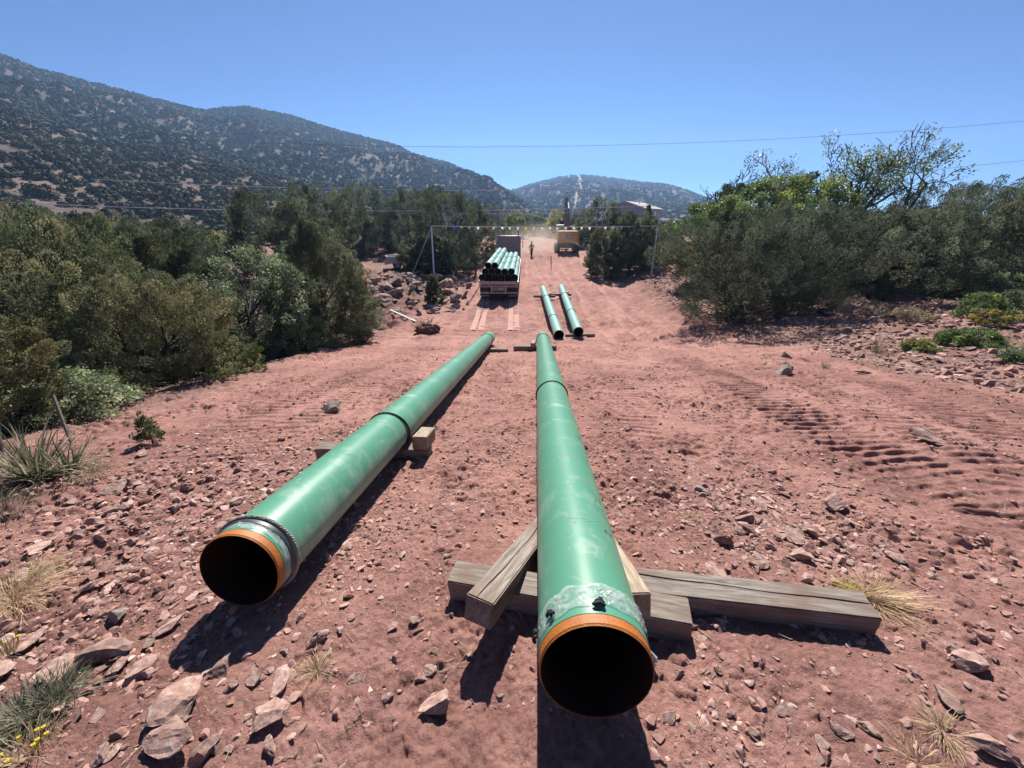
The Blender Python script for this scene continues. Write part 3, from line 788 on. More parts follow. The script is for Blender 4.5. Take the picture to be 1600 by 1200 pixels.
nz = N(nt, 'ShaderNodeTexNoise'); nz.inputs['Scale'].default_value = 60; nz.inputs['Detail'].default_value = 6; nt.links.new(tc.outputs['Object'], nz.inputs['Vector'])
mr = N(nt, 'ShaderNodeMapRange'); mr.inputs['From Min'].default_value = .3; mr.inputs['From Max'].default_value = .7; mr.inputs['To Min'].default_value = .75; mr.inputs['To Max'].default_value = 1.25; nt.links.new(nz.outputs['Fac'], mr.inputs['Value'])
sc3 = N(nt, 'ShaderNodeVectorMath', operation='SCALE'); nt.links.new(a2.outputs['Color'], sc3.inputs[0]); nt.links.new(mr.outputs['Result'], sc3.inputs['Scale'])
nt.links.new(sc3.outputs['Vector'], b.inputs['Base Color']); b.inputs['Roughness'].default_value = .92; b.inputs['Specular IOR Level'].default_value = .15
GRAV = m
tag(stones('gravel', big, 2, 0), 'loose red gravel and stone chips strewn over the dirt', 'gravel', kind='stuff')
tag(stones('gravel', ~big, 1, 40), 'fine red gravel strewn over the dirt', 'gravel', kind='stuff')

# twigs and straws lying about
rs = np.random.RandomState(12); mb = MB()
for k in range(420):
    r = math.exp(rs.uniform(math.log(1.0), math.log(9))); a = rs.uniform(-1.15, 1.15); X, Y = r * math.sin(a), r * math.cos(a)
    if near_pipe(X, Y, .25): continue
    L = rs.uniform(.03, .14) * (.6 + r * .12); b_ = rs.uniform(0, 6.28); n_ = 4; pts = []
    for t in np.linspace(0, 1, n_):
        x2, y2 = X + math.cos(b_) * L * t + rs.normal(0, .006), Y + math.sin(b_) * L * t + rs.normal(0, .006)
        pts.append((x2, y2, gz1(x2, y2) + .004 + .02 * rs.uniform() * t))
    q = .0012 + .0006 * r * rs.uniform(.4, 1)
    mb.tube(pts, [q, q, q * .8, q * .3], 4, cap=False)
o = mb.build('twigs', simple('straw_twig', (.52, .40, .29), .9, var=.5, scale=3)); tag(o, 'dry twigs and straws scattered over the dirt', 'twigs', kind='stuff')
# ------------------------------------------------------------------ foliage
def leaf_mat(name, trans=.35, rough=.55, spec=.3):
    m, nt, b = new_mat(name)
    at3 = N(nt, 'ShaderNodeAttribute', attribute_name='Col'); oi = N(nt, 'ShaderNodeObjectInfo')
    hs = N(nt, 'ShaderNodeHueSaturation'); nt.links.new(at3.outputs['Color'], hs.inputs['Color'])
    r1 = N(nt, 'ShaderNodeMapRange'); r1.inputs['To Min'].default_value = .485; r1.inputs['To Max'].default_value = .512; nt.links.new(oi.outputs['Random'], r1.inputs['Value']); nt.links.new(r1.outputs['Result'], hs.inputs['Hue'])
    r2 = N(nt, 'ShaderNodeMapRange'); r2.inputs['To Min'].default_value = 1.18; r2.inputs['To Max'].default_value = .85; nt.links.new(oi.outputs['Random'], r2.inputs['Value']); nt.links.new(r2.outputs['Result'], hs.inputs['Value'])
    nt.links.new(hs.outputs['Color'], b.inputs['Base Color'])
    b.inputs['Roughness'].default_value = rough; b.inputs['Specular IOR Level'].default_value = spec
    tl = N(nt, 'ShaderNodeBsdfTranslucent'); nt.links.new(hs.outputs['Color'], tl.inputs['Color'])
    ms = N(nt, 'ShaderNodeMixShader'); ms.inputs['Fac'].default_value = trans
    nt.links.new(b.outputs[0], ms.inputs[1]); nt.links.new(tl.outputs[0], ms.inputs[2]); nt.links.new(ms.outputs[0], nt.nodes['Material Output'].inputs['Surface'])
    return m
LEAF = leaf_mat('juniper_leaf', .3, .7, .15); OAK = leaf_mat('oak_leaf', .35, .5, .25); COTT = leaf_mat('cottonwood_leaf', .36, .5, .3); GRASS = leaf_mat('dry_grass', .35, .6, .2)
BARK = simple('bark', (.075, .055, .042), .95, var=.4, scale=12, bump=.6, bscale=40)
SNAGW = simple('dead_bark', (.13, .10, .09), .9, var=.35, scale=14, bump=.4, bscale=50)
DEADW = simple('dead_wood', (.21, .17, .145), .9, var=.35, scale=14, bump=.4, bscale=50)

def leaves(P, D, ln, wd, rs, col, quad=True):
    """one small leaf quad at each P along direction D (n,3)"""
    n = len(P)
    D = D / (np.linalg.norm(D, axis=1)[:, None] + 1e-9)
    q = rs.normal(size=(n, 3)); S = np.cross(D, q); S /= (np.linalg.norm(S, axis=1)[:, None] + 1e-9)
    ln = np.broadcast_to(ln, n)[:, None]; wd = np.broadcast_to(wd, n)[:, None]
    a = P; b1 = P + D * ln * .45 + S * wd * .5; c = P + D * ln; d = P + D * ln * .45 - S * wd * .5
    V = np.stack([a, b1, c, d], 1).reshape(-1, 3)
    Q = np.arange(4 * n).reshape(n, 4)
    return V, Q, np.repeat(col, 4, 0)

JUN = [(0.132, 0.153, 0.082), (0.181, 0.191, 0.100), (0.239, 0.229, 0.120), (0.095, 0.119, 0.069)]
JDK = [(0.110, 0.137, 0.085), (0.145, 0.167, 0.102), (0.181, 0.199, 0.116), (0.090, 0.118, 0.078)]
OAKC = [(0.132, 0.177, 0.089), (0.186, 0.231, 0.122), (0.261, 0.297, 0.179), (0.111, 0.146, 0.074)]
YEL = [(0.205, 0.252, 0.070), (0.273, 0.293, 0.086), (0.144, 0.198, 0.059), (0.354, 0.315, 0.113)]
GRN = [(0.092, 0.158, 0.047), (0.130, 0.204, 0.064), (0.075, 0.121, 0.041), (0.168, 0.229, 0.075)]

def env_radius(shape, t):
    """crown radius (0..1) at height fraction t"""
    t = np.clip(t, 0, 1)
    if shape == 'cone': return np.where(t < .18, .72 + t / .18 * .28, (1 - (t - .18) / .82) ** .72)
    if shape == 'round': return np.sqrt(np.clip(1 - ((t - .42) / .6) ** 2, 0, 1))
    if shape == 'vase': return np.where(t < .6, .42 + .58 * (t / .6) ** .8, np.sqrt(np.clip(1 - ((t - .6) / .42) ** 2, 0, 1)))
    if shape == 'shrub': return np.sqrt(np.clip(1 - (np.clip(t - .12, 0, 1) / .9) ** 2, 0, 1)) * np.where(t < .12, .75 + t * 2, 1)
    return np.ones_like(t)

def crown_np(kind, shape, H, W, base, nc, nl, ll, lw, pal, seed, lean=(0, 0), plume=.55, gap=.0):
    """clump centres and leaf quads of a crown of height H (crown from base*H up) and width W"""
    rs = np.random.RandomState(seed)
    t = rs.uniform(0, 1, nc * 4); ang = rs.uniform(0, 2 * np.pi, nc * 4)
    wob = 1 + .20 * np.sin(ang * 2 + seed) + .14 * np.sin(ang * 3 + seed * 2 + 5 * t) + .16 * np.sin(7 * t + ang + seed)
    er = env_radius(shape, t) * wob
    keep = rs.uniform(0, 1, nc * 4) < (er + .08); t, ang, er = t[keep][:nc], ang[keep][:nc], er[keep][:nc]
    if gap > 0:
        g = vnoise(ang * 1.6, t * 4, 1.0, seed) > -gap; t, ang, er = t[g], ang[g], er[g]
    rad = er * rs.uniform(.30, 1.0, len(t)) ** .42
    C = np.stack([rad * np.cos(ang) * W / 2 + lean[0] * t * H, rad * np.sin(ang) * W / 2 + lean[1] * t * H, (base + (1 - base) * t * .96) * H], 1)
    out = np.stack([np.cos(ang) * rad, np.sin(ang) * rad, -.12 + 1.5 * t], 1); out += rs.normal(0, .22, out.shape)
    out /= np.linalg.norm(out, axis=1)[:, None]
    n = len(C); sz = plume * rs.uniform(.6, 1.25, n) * max(.25, (W / 4) ** .5)
    pal = np.array(pal); pc = pal[rs.randint(0, len(pal), n)] * rs.uniform(.62, 1.4, n)[:, None]
    # leaves inside every clump
    k = np.repeat(np.arange(n), nl); m = len(k)
    if kind == 'juniper':                        # a flame shaped spray, widest low, pointing up and out
        u = rs.uniform(0, 1, m) ** .8
        q = rs.normal(size=(m, 3)); q -= (q * out[k]).sum(1)[:, None] * out[k]; q /= np.linalg.norm(q, axis=1)[:, None] + 1e-9
        wdt = .34 * np.sin(np.pi * np.clip(u * .86 + .12, 0, 1)) ** .8 * rs.uniform(.2, 1, m) ** .5
        P = C[k] + out[k] * ((u - .35) * sz[k])[:, None] + q * (wdt * sz[k])[:, None]
        D = out[k] * .9 + q * .55 + rs.normal(0, .3, (m, 3)) + [0, 0, .25]
    else:                                        # leaves on a rounded spray
        q = rs.normal(size=(m, 3)); q /= np.linalg.norm(q, axis=1)[:, None]
        P = C[k] + q * (sz[k] * .5 * rs.uniform(0, 1, m) ** .45)[:, None] * [1, 1, .75]
        D = q * .6 + rs.normal(0, .6, (m, 3)) + [0, 0, .1]
    col = pc[k] * rs.uniform(.75, 1.28, m)[:, None]
    V, Q, Cc = leaves(P, D, ll * rs.uniform(.7, 1.3, m), lw * rs.uniform(.7, 1.3, m), rs, col)
    return C, out, sz, V, Q, Cc

def limbs(C, out, sz, H, seed, r0, stems=1, spread=.12, nb=46, low=.0, lean=(0, 0)):
    """tapered trunk(s) with limbs running out to the clumps"""
    rs = np.random.RandomState(seed + 9); mb = MB()
    tips = rs.permutation(len(C))[:nb]
    for s_ in range(stems):
        a = 2 * np.pi * s_ / stems + rs.uniform(0, 1)
        foot = Vector((math.cos(a) * spread, math.sin(a) * spread, -.15))
        top = Vector((math.cos(a) * spread * 4 + lean[0] * H * .8, math.sin(a) * spread * 4 + lean[1] * H * .8, H * .62))
        ctl = [foot.lerp(top, t) + Vector((rs.normal(0, .05 * H * .3), rs.normal(0, .05 * H * .3), 0)) * (1 if 0 < t < 1 else 0) for t in np.linspace(0, 1, 8)]
        mb.tube(ctl, [r0 * (1.2 - t * 1.15) + .004 for t in np.linspace(0, 1, 8)], 7)
        for j in tips[s_::stems]:
            c = Vector(C[j]); hgt = max(.06, min(.95, (c.z / H) * .95 - .08)) * 7
            i0 = int(hgt); p = ctl[i0].lerp(ctl[min(7, i0 + 1)], hgt - i0)
            e = c + Vector(out[j]) * sz[j] * .35
            mid = p.lerp(e, .5) + Vector((rs.normal(0, .06), rs.normal(0, .06), -.08 * (e - p).length + rs.normal(0, .05)))
            L = (e - p).length; rb = min(r0 * .45, .006 + .010 * L)
            mb.tube([p, p.lerp(mid, .6), mid, mid.lerp(e, .55), e], [rb, rb * .8, rb * .6, rb * .4, .004], 5, cap=False)
    return mb

_crowns = {}
def tree(name, x, y, H, W, label, group=None, kind='juniper', shape='round', pal=JUN, nc=150, nl=120, ll=.075, lw=.030, seed=1, base=.0, r0=.09, stems=1, mat=None, rz=None, cat='tree', lean=(0, 0), plume=.66, nb=34, gap=0., z=None, bark=None):
    key = (kind, shape, nc, nl, ll, seed, round(H, 1), round(W, 1), str(pal))
    root = empty(name, (x, y, (gz1(x, y) if z is None else z) - .03), (seed * 2.399) % 6.28 if rz is None else rz)
    tag(root, label, cat, group)
    if key not in _crowns:
        C, out, sz, V, Q, Cc = crown_np(kind, shape, H, W, base, nc, nl, ll, lw, pal, seed, lean, plume, gap)
        _crowns[key] = (mesh_np('crown', V, Q, mat or (LEAF if kind == 'juniper' else OAK), col=Cc), limbs(C, out, sz, H, seed, r0, stems, (.10 if stems == 1 else .16) * min(1, W / 3.5), nb, lean=lean))
        tr_ = _crowns[key][1].build('trunk', bark or BARK, root, True)
        _crowns[key] = (_crowns[key][0], tr_.data)
    else: obj('trunk', _crowns[key][1], root)
    obj('crown', _crowns[key][0], root)
    return root

def tree_px(name, px, Y, top, wpx, label, base_py=None, hmin=.3, **kw):
    """stand a tree at distance Y under photograph column px, its top at row `top`, wpx wide"""
    if base_py: Y = on_ground(px, base_py)[1]
    z = -4.0
    for _ in range(4):
        Z = Y * CP - z * SP; X = (px - 800) / F * Z; z = float(gz0(X, Y))
    c = (600 - top) / F; zt = Y * (-SP + CP * c) / (CP + SP * c)
    H = max(hmin, zt - z); W = wpx / F * Z
    return tree(name, X, Y, H, W, label, **kw)

G1 = 'junipers left of the road'
NEAR = dict(nc=430, nl=230, ll=.066, lw=.028)
tree_px('juniper', 8, 4.4, 478, 150, 'yellow green juniper cut by the left edge, nearest tree on the left', shape='round', pal=[JUN[1], JUN[2], JUN[2]], seed=3, nc=210, nl=220, ll=.042, lw=.018, plume=.42, r0=.05)
tree_px('oak_shrub', 112, 4.9, 585, 175, 'grey green scrub oak with small glossy leaves behind the yucca', kind='leaf', shape='shrub', pal=OAKC, seed=4, nc=120, nl=80, ll=.05, lw=.03, cat='shrub', plume=.4, r0=.03, stems=4, base=.02)
tree_px('oak_shrub', 55, 5.6, 535, 170, 'pale leaved scrub oak between the near juniper and the big leaning juniper', kind='leaf', shape='shrub', pal=OAKC, seed=5, nc=120, nl=80, ll=.05, lw=.03, cat='shrub', plume=.42, r0=.03, stems=4, base=.02)
tree_px('juniper', 95, 9.0, 338, 300, 'tall leaning juniper with a dark bare trunk at the left edge', shape='round', seed=6, r0=.16, lean=(.05, 0), base=.16, **{**NEAR, 'nc': 470})
tree_px('juniper', 205, 10.6, 336, 210, 'tall olive juniper behind the low bushy juniper on the left', shape='round', seed=7, r0=.13, **NEAR)
tree_px('juniper', 262, 7.4, 440, 185, 'low bushy yellow olive juniper at the edge of the bare slope', shape='round', pal=[JUN[1], JUN[2], JUN[0]], seed=8, r0=.07, nc=330, nl=240, ll=.05, lw=.021, plume=.52)
tree_px('juniper', 312, 11.8, 345, 160, 'narrow dark juniper between the olive juniper and the oak', shape='round', pal=JDK, seed=9, **NEAR)
tree_px('oak_tree', 405, 11.2, 385, 200, 'grey green oak with open crown showing dark forked trunks', kind='leaf', shape='vase', pal=OAKC, seed=10, nc=190, nl=105, ll=.075, lw=.042, r0=.09, stems=3, base=.2, plume=.5, gap=.25)
tree_px('juniper', 520, 14.2, 342, 138, 'cone shaped dark juniper beside the ditch', shape='cone', pal=[JDK[1], JUN[0], JDK[2]], seed=11, base=.05, **NEAR)
tree_px('juniper', 368, 8.2, 548, 92, 'low bright green juniper shrub at the foot of the oak', shape='shrub', pal=[JUN[1], (.07, .10, .03)], seed=12, nc=90, nl=150, ll=.045, lw=.018, plume=.36, r0=.03, stems=3, cat='shrub', base=.03)
tree_px('oak_shrub', 470, 12.2, 488, 105, 'grey oak shrub spreading low beside the cone shaped juniper', kind='leaf', shape='shrub', pal=OAKC, seed=13, nc=110, nl=80, ll=.07, lw=.04, r0=.03, stems=4, cat='shrub', plume=.45, base=.03)
tree_px('juniper', 470, 15.6, 390, 90, 'small juniper in the gap between the oak and the cone shaped juniper', shape='cone', pal=JDK, seed=14, **NEAR)
for i, (px, Y, top, wd, lab, pal) in enumerate([
    (20, 17, 296, 190, 'dark juniper crown against the hillside at the left edge', JDK),
    (120, 19, 318, 150, 'olive juniper top behind the leaning juniper', JUN),
    (225, 20, 335, 130, 'juniper top behind the tall olive juniper on the left', JUN),
    (300, 24, 345, 110, 'grey juniper behind the narrow dark juniper', JDK)]):
    tree_px('juniper', px, Y, top, wd, lab, seed=15 + i, shape='round', pal=pal, nc=260, nl=140, ll=.11, lw=.046)
tree_px('willow_shrub', 352, 34, 352, 70, 'pale yellow green shrub on the valley floor at the left', kind='leaf', shape='shrub', pal=YEL, mat=COTT, seed=20, nc=60, nl=80, ll=.16, lw=.09, cat='shrub', plume=.8)
# pines and junipers of the middle distance
for i, (px, Y, top, wd, lab, sh) in enumerate([
    (440, 30, 298, 125, 'tall hazy juniper left of the middle trees, behind the oak', 'round'), (505, 33, 290, 110, 'hazy juniper behind the cone shaped juniper, second of the middle row', 'round'),
    (572, 51, 292, 120, 'broad hazy juniper above the white pickup', 'round'), (645, 50, 298, 90, 'hazy juniper above the left warning post', 'round'), (700, 40, 292, 110, 'tall hazy juniper right of the left warning post', 'round'),
    (742, 48, 312, 70, 'hazy juniper just left of the truck rack', 'cone'), (612, 54, 340, 100, 'shaded juniper low behind the white pickup', 'round'), (540, 46, 345, 90, 'shaded juniper low at the left of the pale boulder', 'round')]):
    tree_px('juniper', px, Y, top, wd, lab, seed=21 + i % 4, shape=sh, pal=JDK, nc=300, nl=130, ll=.15, lw=.065, plume=.75, r0=.14, rz=i * 1.3)
tree_px('juniper', 672, 36.0, 372, 66, 'round dark green juniper right behind the left warning post', shape='round', pal=[JUN[0], JDK[1], (.05, .075, .03)], seed=26, nc=420, nl=170, ll=.12, lw=.052, base=.0, plume=.5)
tree_px('juniper', 679, 23.5, 430, 30, 'small upright juniper growing in front of the left warning post', base_py=474, shape='cone', pal=[JUN[1], (.06, .095, .03)], seed=27, nc=150, nl=110, ll=.075, lw=.03, plume=.62, cat='shrub', base=.02)
tree_px('juniper', 728, 46, 365, 50, 'dark juniper at the left verge beside the truck', shape='round', pal=JDK, seed=28, nc=110, nl=100, ll=.12, lw=.05, base=.02)
tree_px('juniper', 742, 35, 382, 18, 'small yellow green shrub at the verge left of the truck cab', shape='shrub', pal=JUN, seed=29, nc=40, nl=60, ll=.1, lw=.04, cat='shrub', plume=.4)
for i, (px, Y, top, wd, lab, pal, k) in enumerate([
    (770, 95, 322, 50, 'dusty grey tree at the head of the road, left of the yellow green one', JDK, 'juniper'), (806, 88, 328, 36, 'yellow green tree over the truck rack', YEL, 'leaf'), (838, 105, 330, 40, 'dusty tree at the crest of the road, left of the excavator arm', OAKC, 'leaf'),
    (868, 92, 326, 34, 'yellowish tree directly behind the excavator arm', YEL, 'leaf'), (905, 85, 330, 44, 'dusty olive tree right of the excavator arm', JUN, 'juniper'), (935, 70, 312, 46, 'dark conifer standing left of the house', JDK, 'juniper'),
    (915, 62, 345, 44, 'dark olive juniper behind the excavator counterweight', JDK, 'juniper'), (850, 115, 345, 40, 'low dusty tree on the crest of the road', JDK, 'juniper'), (790, 100, 345, 44, 'low grey tree behind the truck rack', JDK, 'juniper'), (955, 100, 312, 30, 'pale green tree against the house gable', OAKC, 'leaf')]):
    tree_px('tree', px, Y, top, wd, lab, seed=31 + i % 3, kind=k, shape='round', pal=pal, mat=COTT if pal is YEL else None, nc=120, nl=70, ll=.26, lw=.12, plume=1.0, r0=.15, rz=i * 1.1)
for i, (px, Y, top, wd, lab) in enumerate([
    (945, 36, 356, 60, 'dark juniper at the right verge just past the excavator'), (985, 37, 334, 76, 'dark juniper in front of the house, centre of its clump'), (1002, 39, 322, 40, 'spire topped juniper in front of the house wall'), (1030, 41, 352, 50, 'dark juniper beside the right warning post'),
    (966, 38, 330, 50, 'dark juniper under the house gable')]):
    tree_px('juniper', px, Y, top, wd, lab, seed=35 + i % 3, shape='cone' if i == 2 else 'round', pal=JDK, nc=280, nl=130, ll=.13, lw=.055, base=.02, rz=i * 1.7)
# the big multi-stemmed shrubs at the right verge
tree_px('juniper', 1140, 18.6, 338, 215, 'large grey green shrub with many upright bare stems at the right verge', shape='vase', pal=[JDK[0], JDK[1], (.075, .075, .045)], seed=41, nc=460, nl=150, ll=.078, lw=.029, r0=.05, stems=9, nb=150, plume=.66, base=.0, gap=.8, cat='shrub')
tree_px('juniper', 1232, 19.6, 318, 165, 'dark juniper adjoining the large grey shrub on its right', shape='round', pal=JDK, seed=42, nc=400, nl=160, ll=.085, lw=.034, r0=.09, stems=3, nb=70, base=.05)
for i, (px, Y, top, wd, lab) in enumerate([
    (1092, 28, 303, 90, 'yellow green cottonwood right of the right warning post'), (1165, 27, 278, 115, 'bright green cottonwood rising behind the large grey shrub'), (1240, 26, 262, 105, 'yellow leaved cottonwood with an arching limb'), (1205, 31, 270, 90, 'green cottonwood deep behind the large shrub'), (1120, 33, 285, 80, 'grey green cottonwood with bare twigs above the shrub')]):
    tree_px('cottonwood_tree', px, Y, top, wd, lab, seed=44 + i, kind='leaf', shape='round', pal=[YEL[0], YEL[2], GRN[3]] if i in (0, 2) else GRN + YEL[2:3], mat=COTT, nc=190, nl=130, ll=.15, lw=.10, plume=.8, r0=.12, base=.1, gap=.3)
for i, (px, Y, top, wd, lab) in enumerate([
    (1385, 21.5, 335, 190, 'broad dark juniper with low arching limbs at the back of the stony ground'), (1500, 21.5, 312, 200, 'wide olive juniper at the right, behind the bright green shrub'), (1592, 21, 300, 170, 'dark juniper cut by the right edge of the stony ground'), (1440, 27, 288, 200, 'juniper forming the dark skyline left of the right edge'),
    (1545, 28, 282, 170, 'juniper forming the dark skyline at the right edge'), (1330, 25, 330, 130, 'shaded juniper under the half dead tree'), (1290, 24, 350, 110, 'juniper in the gap right of the large shrubs'), (1640, 25, 280, 170, 'juniper just past the right edge')]):
    tree_px('juniper', px, Y, top, wd, lab, seed=50 + i % 4, shape='round', pal=JDK if i % 2 else [JUN[0], JDK[1], JDK[2], JUN[3]], nc=380, nl=160, ll=.10, lw=.042, base=.05, r0=.12, rz=i * 1.9)
for i, (px, Y, top, wd, lab, pal) in enumerate([
    (1480, 19.5, 434, 70, 'low green shrub under the wide olive juniper', GRN), (1560, 17.8, 420, 110, 'bright green oak shrub at the right edge under the junipers', OAKC + GRN), (1372, 19.6, 447, 28, 'tiny conifer shrub under the broad juniper', JUN),
    (1530, 13.2, 460, 62, 'dark green low bush on the stony ground upslope of the yellow one', GRN), (1592, 13.0, 450, 60, 'green bush at the right edge of the stony ground', OAKC), (1490, 10.6, 514, 46, 'left one of the two dark green bushes on the stony ground', GRN), (1529, 10.4, 513, 64, 'right one of the two dark green bushes on the stony ground', GRN), (1436, 10.2, 532, 34, 'small light green bush left of the two dark green bushes', YEL), (1590, 8.6, 590, 46, 'small weedy bush low at the right edge', OAKC)]):
    tree_px('bush', px, Y, top, wd, lab, seed=60 + i, kind='leaf', shape='shrub', pal=pal, nc=60, nl=70, ll=.075 * Y / 13, lw=.04 * Y / 13, plume=.5, r0=.02, stems=4, cat='bush', base=.02, nb=24)
tree_px('rabbitbrush', 1546, 12.0, 482, 46, 'yellow flowering bush on the stony ground at the right', kind='leaf', shape='vase', pal=[(.33, .28, .06), (.25, .22, .07), (.12, .12, .05)], seed=70, nc=50, nl=60, ll=.06, lw=.03, plume=.3, r0=.012, stems=6, cat='bush', base=.1, nb=30)
tree_px('juniper', 237, 5.5, 645, 26, 'tiny juniper seedling alone on the bare slope', base_py=692, shape='cone', pal=[JUN[1], JUN[0], (.06, .085, .03)], seed=71, nc=60, nl=34, ll=.032, lw=.011, plume=.30, r0=.008, cat='seedling', base=.2, nb=4)

# half dead tree: forked grey trunk, bare crooked branches, some leafy sprays
def bare_branches(p, d, L, r, rs, depth, mb, tips):
    n = 6; pts = [p]; dd = d.copy(); q = p.copy()
    for i in range(n):
        dd = (dd + Vector(rs.normal(0, .16, 3)) + Vector((0, 0, .04))).normalized(); q = q + dd * L / n; pts.append(q.copy())
    rr_ = [max(.017, r * (1 - .55 * i / n)) for i in range(n + 1)]
    mb.tube(pts, rr_, 6 if r > .03 else 4, cap=False)
    if depth == 0: tips.append((q, dd)); return
    for j in range(rs.randint(2, 4) + (depth > 2)):
        i = rs.randint(2, n + 1)
        nd = (dd + Vector(rs.normal(0, .62, 3))).normalized()
        bare_branches(pts[i], nd, L * rs.uniform(.5, .78), rr_[i] * .68, rs, depth - 1, mb, tips)
    tips.append((q, dd))
def snag(px, Y, top, lab, seed, dirs, leafy, size=1.0, pal=GRN):
    z = -4.; 
    for _ in range(4): Z = Y * CP - z * SP; X = (px - 800) / F * Z; z = float(gz0(X, Y))
    c = (600 - top) / F; H = Y * (-SP + CP * c) / (CP + SP * c) - z
    root = empty('half_dead_tree', (X, Y, z - .1)); tag(root, lab, 'tree')
    rs = np.random.RandomState(seed); mb = MB(); tips = []
    fk = Vector((0, 0, H * .38))
    mb.tube([Vector((0, 0, -.1)), Vector((.05, .02, H * .2)), fk], [.26 * size, .2 * size, .17 * size], 9)
    for (dx, dz, ln) in dirs:
        bare_branches(fk.copy(), Vector((dx, rs.uniform(-.25, .25), dz)).normalized(), H * ln, .15 * size, rs, 4, mb, tips)
    mb.build('trunk', SNAGW, root, True)
    tp = [t for t in tips if rs.uniform() < leafy]
    if tp:
        C = np.array([list(t[0]) for t in tp]); nl = 60; k = np.repeat(np.arange(len(C)), nl); m_ = len(k)
        q = rs.normal(size=(m_, 3)); q /= np.linalg.norm(q, axis=1)[:, None]
        P = C[k] + q * (.52 * rs.uniform(0, 1, m_) ** .5)[:, None]
        col = np.array(pal)[rs.randint(0, len(pal), len(C))][k] * rs.uniform(.7, 1.3, m_)[:, None]
        V, Q, Cc = leaves(P, q + rs.normal(0, .5, (m_, 3)), .15 * rs.uniform(.7, 1.2, m_), .09, rs, col)
        obj('crown', mesh_np('crown', V, Q, COTT, col=Cc), root)
    return root
snag(1308, 27, 222, 'tallest half dead tree, forked dark trunk and bare crooked twigs against the sky', 3, [(-.35, 1, .40), (.45, 1, .36), (.05, 1, .34)], .16)
snag(1368, 27.5, 226, 'half dead tree leaning right with one long bare branch against the sky', 8, [(.75, .8, .46), (.25, 1, .34)], .06)
snag(1190, 30, 245, 'thin half dead tree with leafy top behind the bright cottonwood', 12, [(-.1, 1, .34), (.3, 1, .3)], .10, .9, YEL)
snag(1112, 32, 250, 'bare twigged tree above the grey green cottonwood', 17, [(-.3, 1, .34), (.2, 1, .34)], .02, .9)
snag(1240, 31, 240, 'bare twigged tree between the cottonwoods and the tallest half dead tree', 23, [(-.2, 1, .34), (.35, 1, .32)], .08, .9, YEL)
# ------------------------------------------------------------------ hills
def tan_el(px, py):
    d = ray(px, py); return math.atan2(d[0], d[1]), d[2] / math.hypot(d[0], d[1])
def interp_sky(pts):
    A = [tan_el(*p) for p in pts]; A.sort()
    a = np.array([p[0] for p in A]); e = np.array([p[1] for p in A])
    return lambda th: np.interp(th, a, e)
hill_m, nt, b = new_mat('hill_soil')
tc = N(nt, 'ShaderNodeTexCoord')
nz = N(nt, 'ShaderNodeTexNoise'); nz.inputs['Scale'].default_value = .035; nz.inputs['Detail'].default_value = 12; nz.inputs['Roughness'].default_value = .65; nt.links.new(tc.outputs['Object'], nz.inputs['Vector'])
cr = N(nt, 'ShaderNodeValToRGB'); e = cr.color_ramp.elements
e[0].position = .33; e[0].color = (0.079, 0.065, 0.054, 1); e[1].position = .66; e[1].color = (0.195, 0.141, 0.122, 1); k_ = e.new(.5); k_.color = (0.130, 0.100, 0.084, 1)
nt.links.new(nz.outputs['Fac'], cr.inputs['Fac']); nt.links.new(cr.outputs['Color'], b.inputs['Base Color']); b.inputs['Roughness'].default_value = .95; b.inputs['Specular IOR Level'].default_value = .1
n2 = N(nt, 'ShaderNodeTexNoise'); n2.inputs['Scale'].default_value = .5; n2.inputs['Detail'].default_value = 8; nt.links.new(tc.outputs['Object'], n2.inputs['Vector'])
bp = N(nt, 'ShaderNodeBump'); bp.inputs['Strength'].default_value = .8; bp.inputs['Distance'].default_value = .8; nt.links.new(n2.outputs['Fac'], bp.inputs['Height']); nt.links.new(bp.outputs['Normal'], b.inputs['Normal'])
m, nt, b = new_mat('shrub_cover')
a2 = N(nt, 'ShaderNodeAttribute', attribute_name='Col'); nt.links.new(a2.outputs['Color'], b.inputs['Base Color']); b.inputs['Roughness'].default_value = .85; b.inputs['Specular IOR Level'].default_value = .1
SHR = m

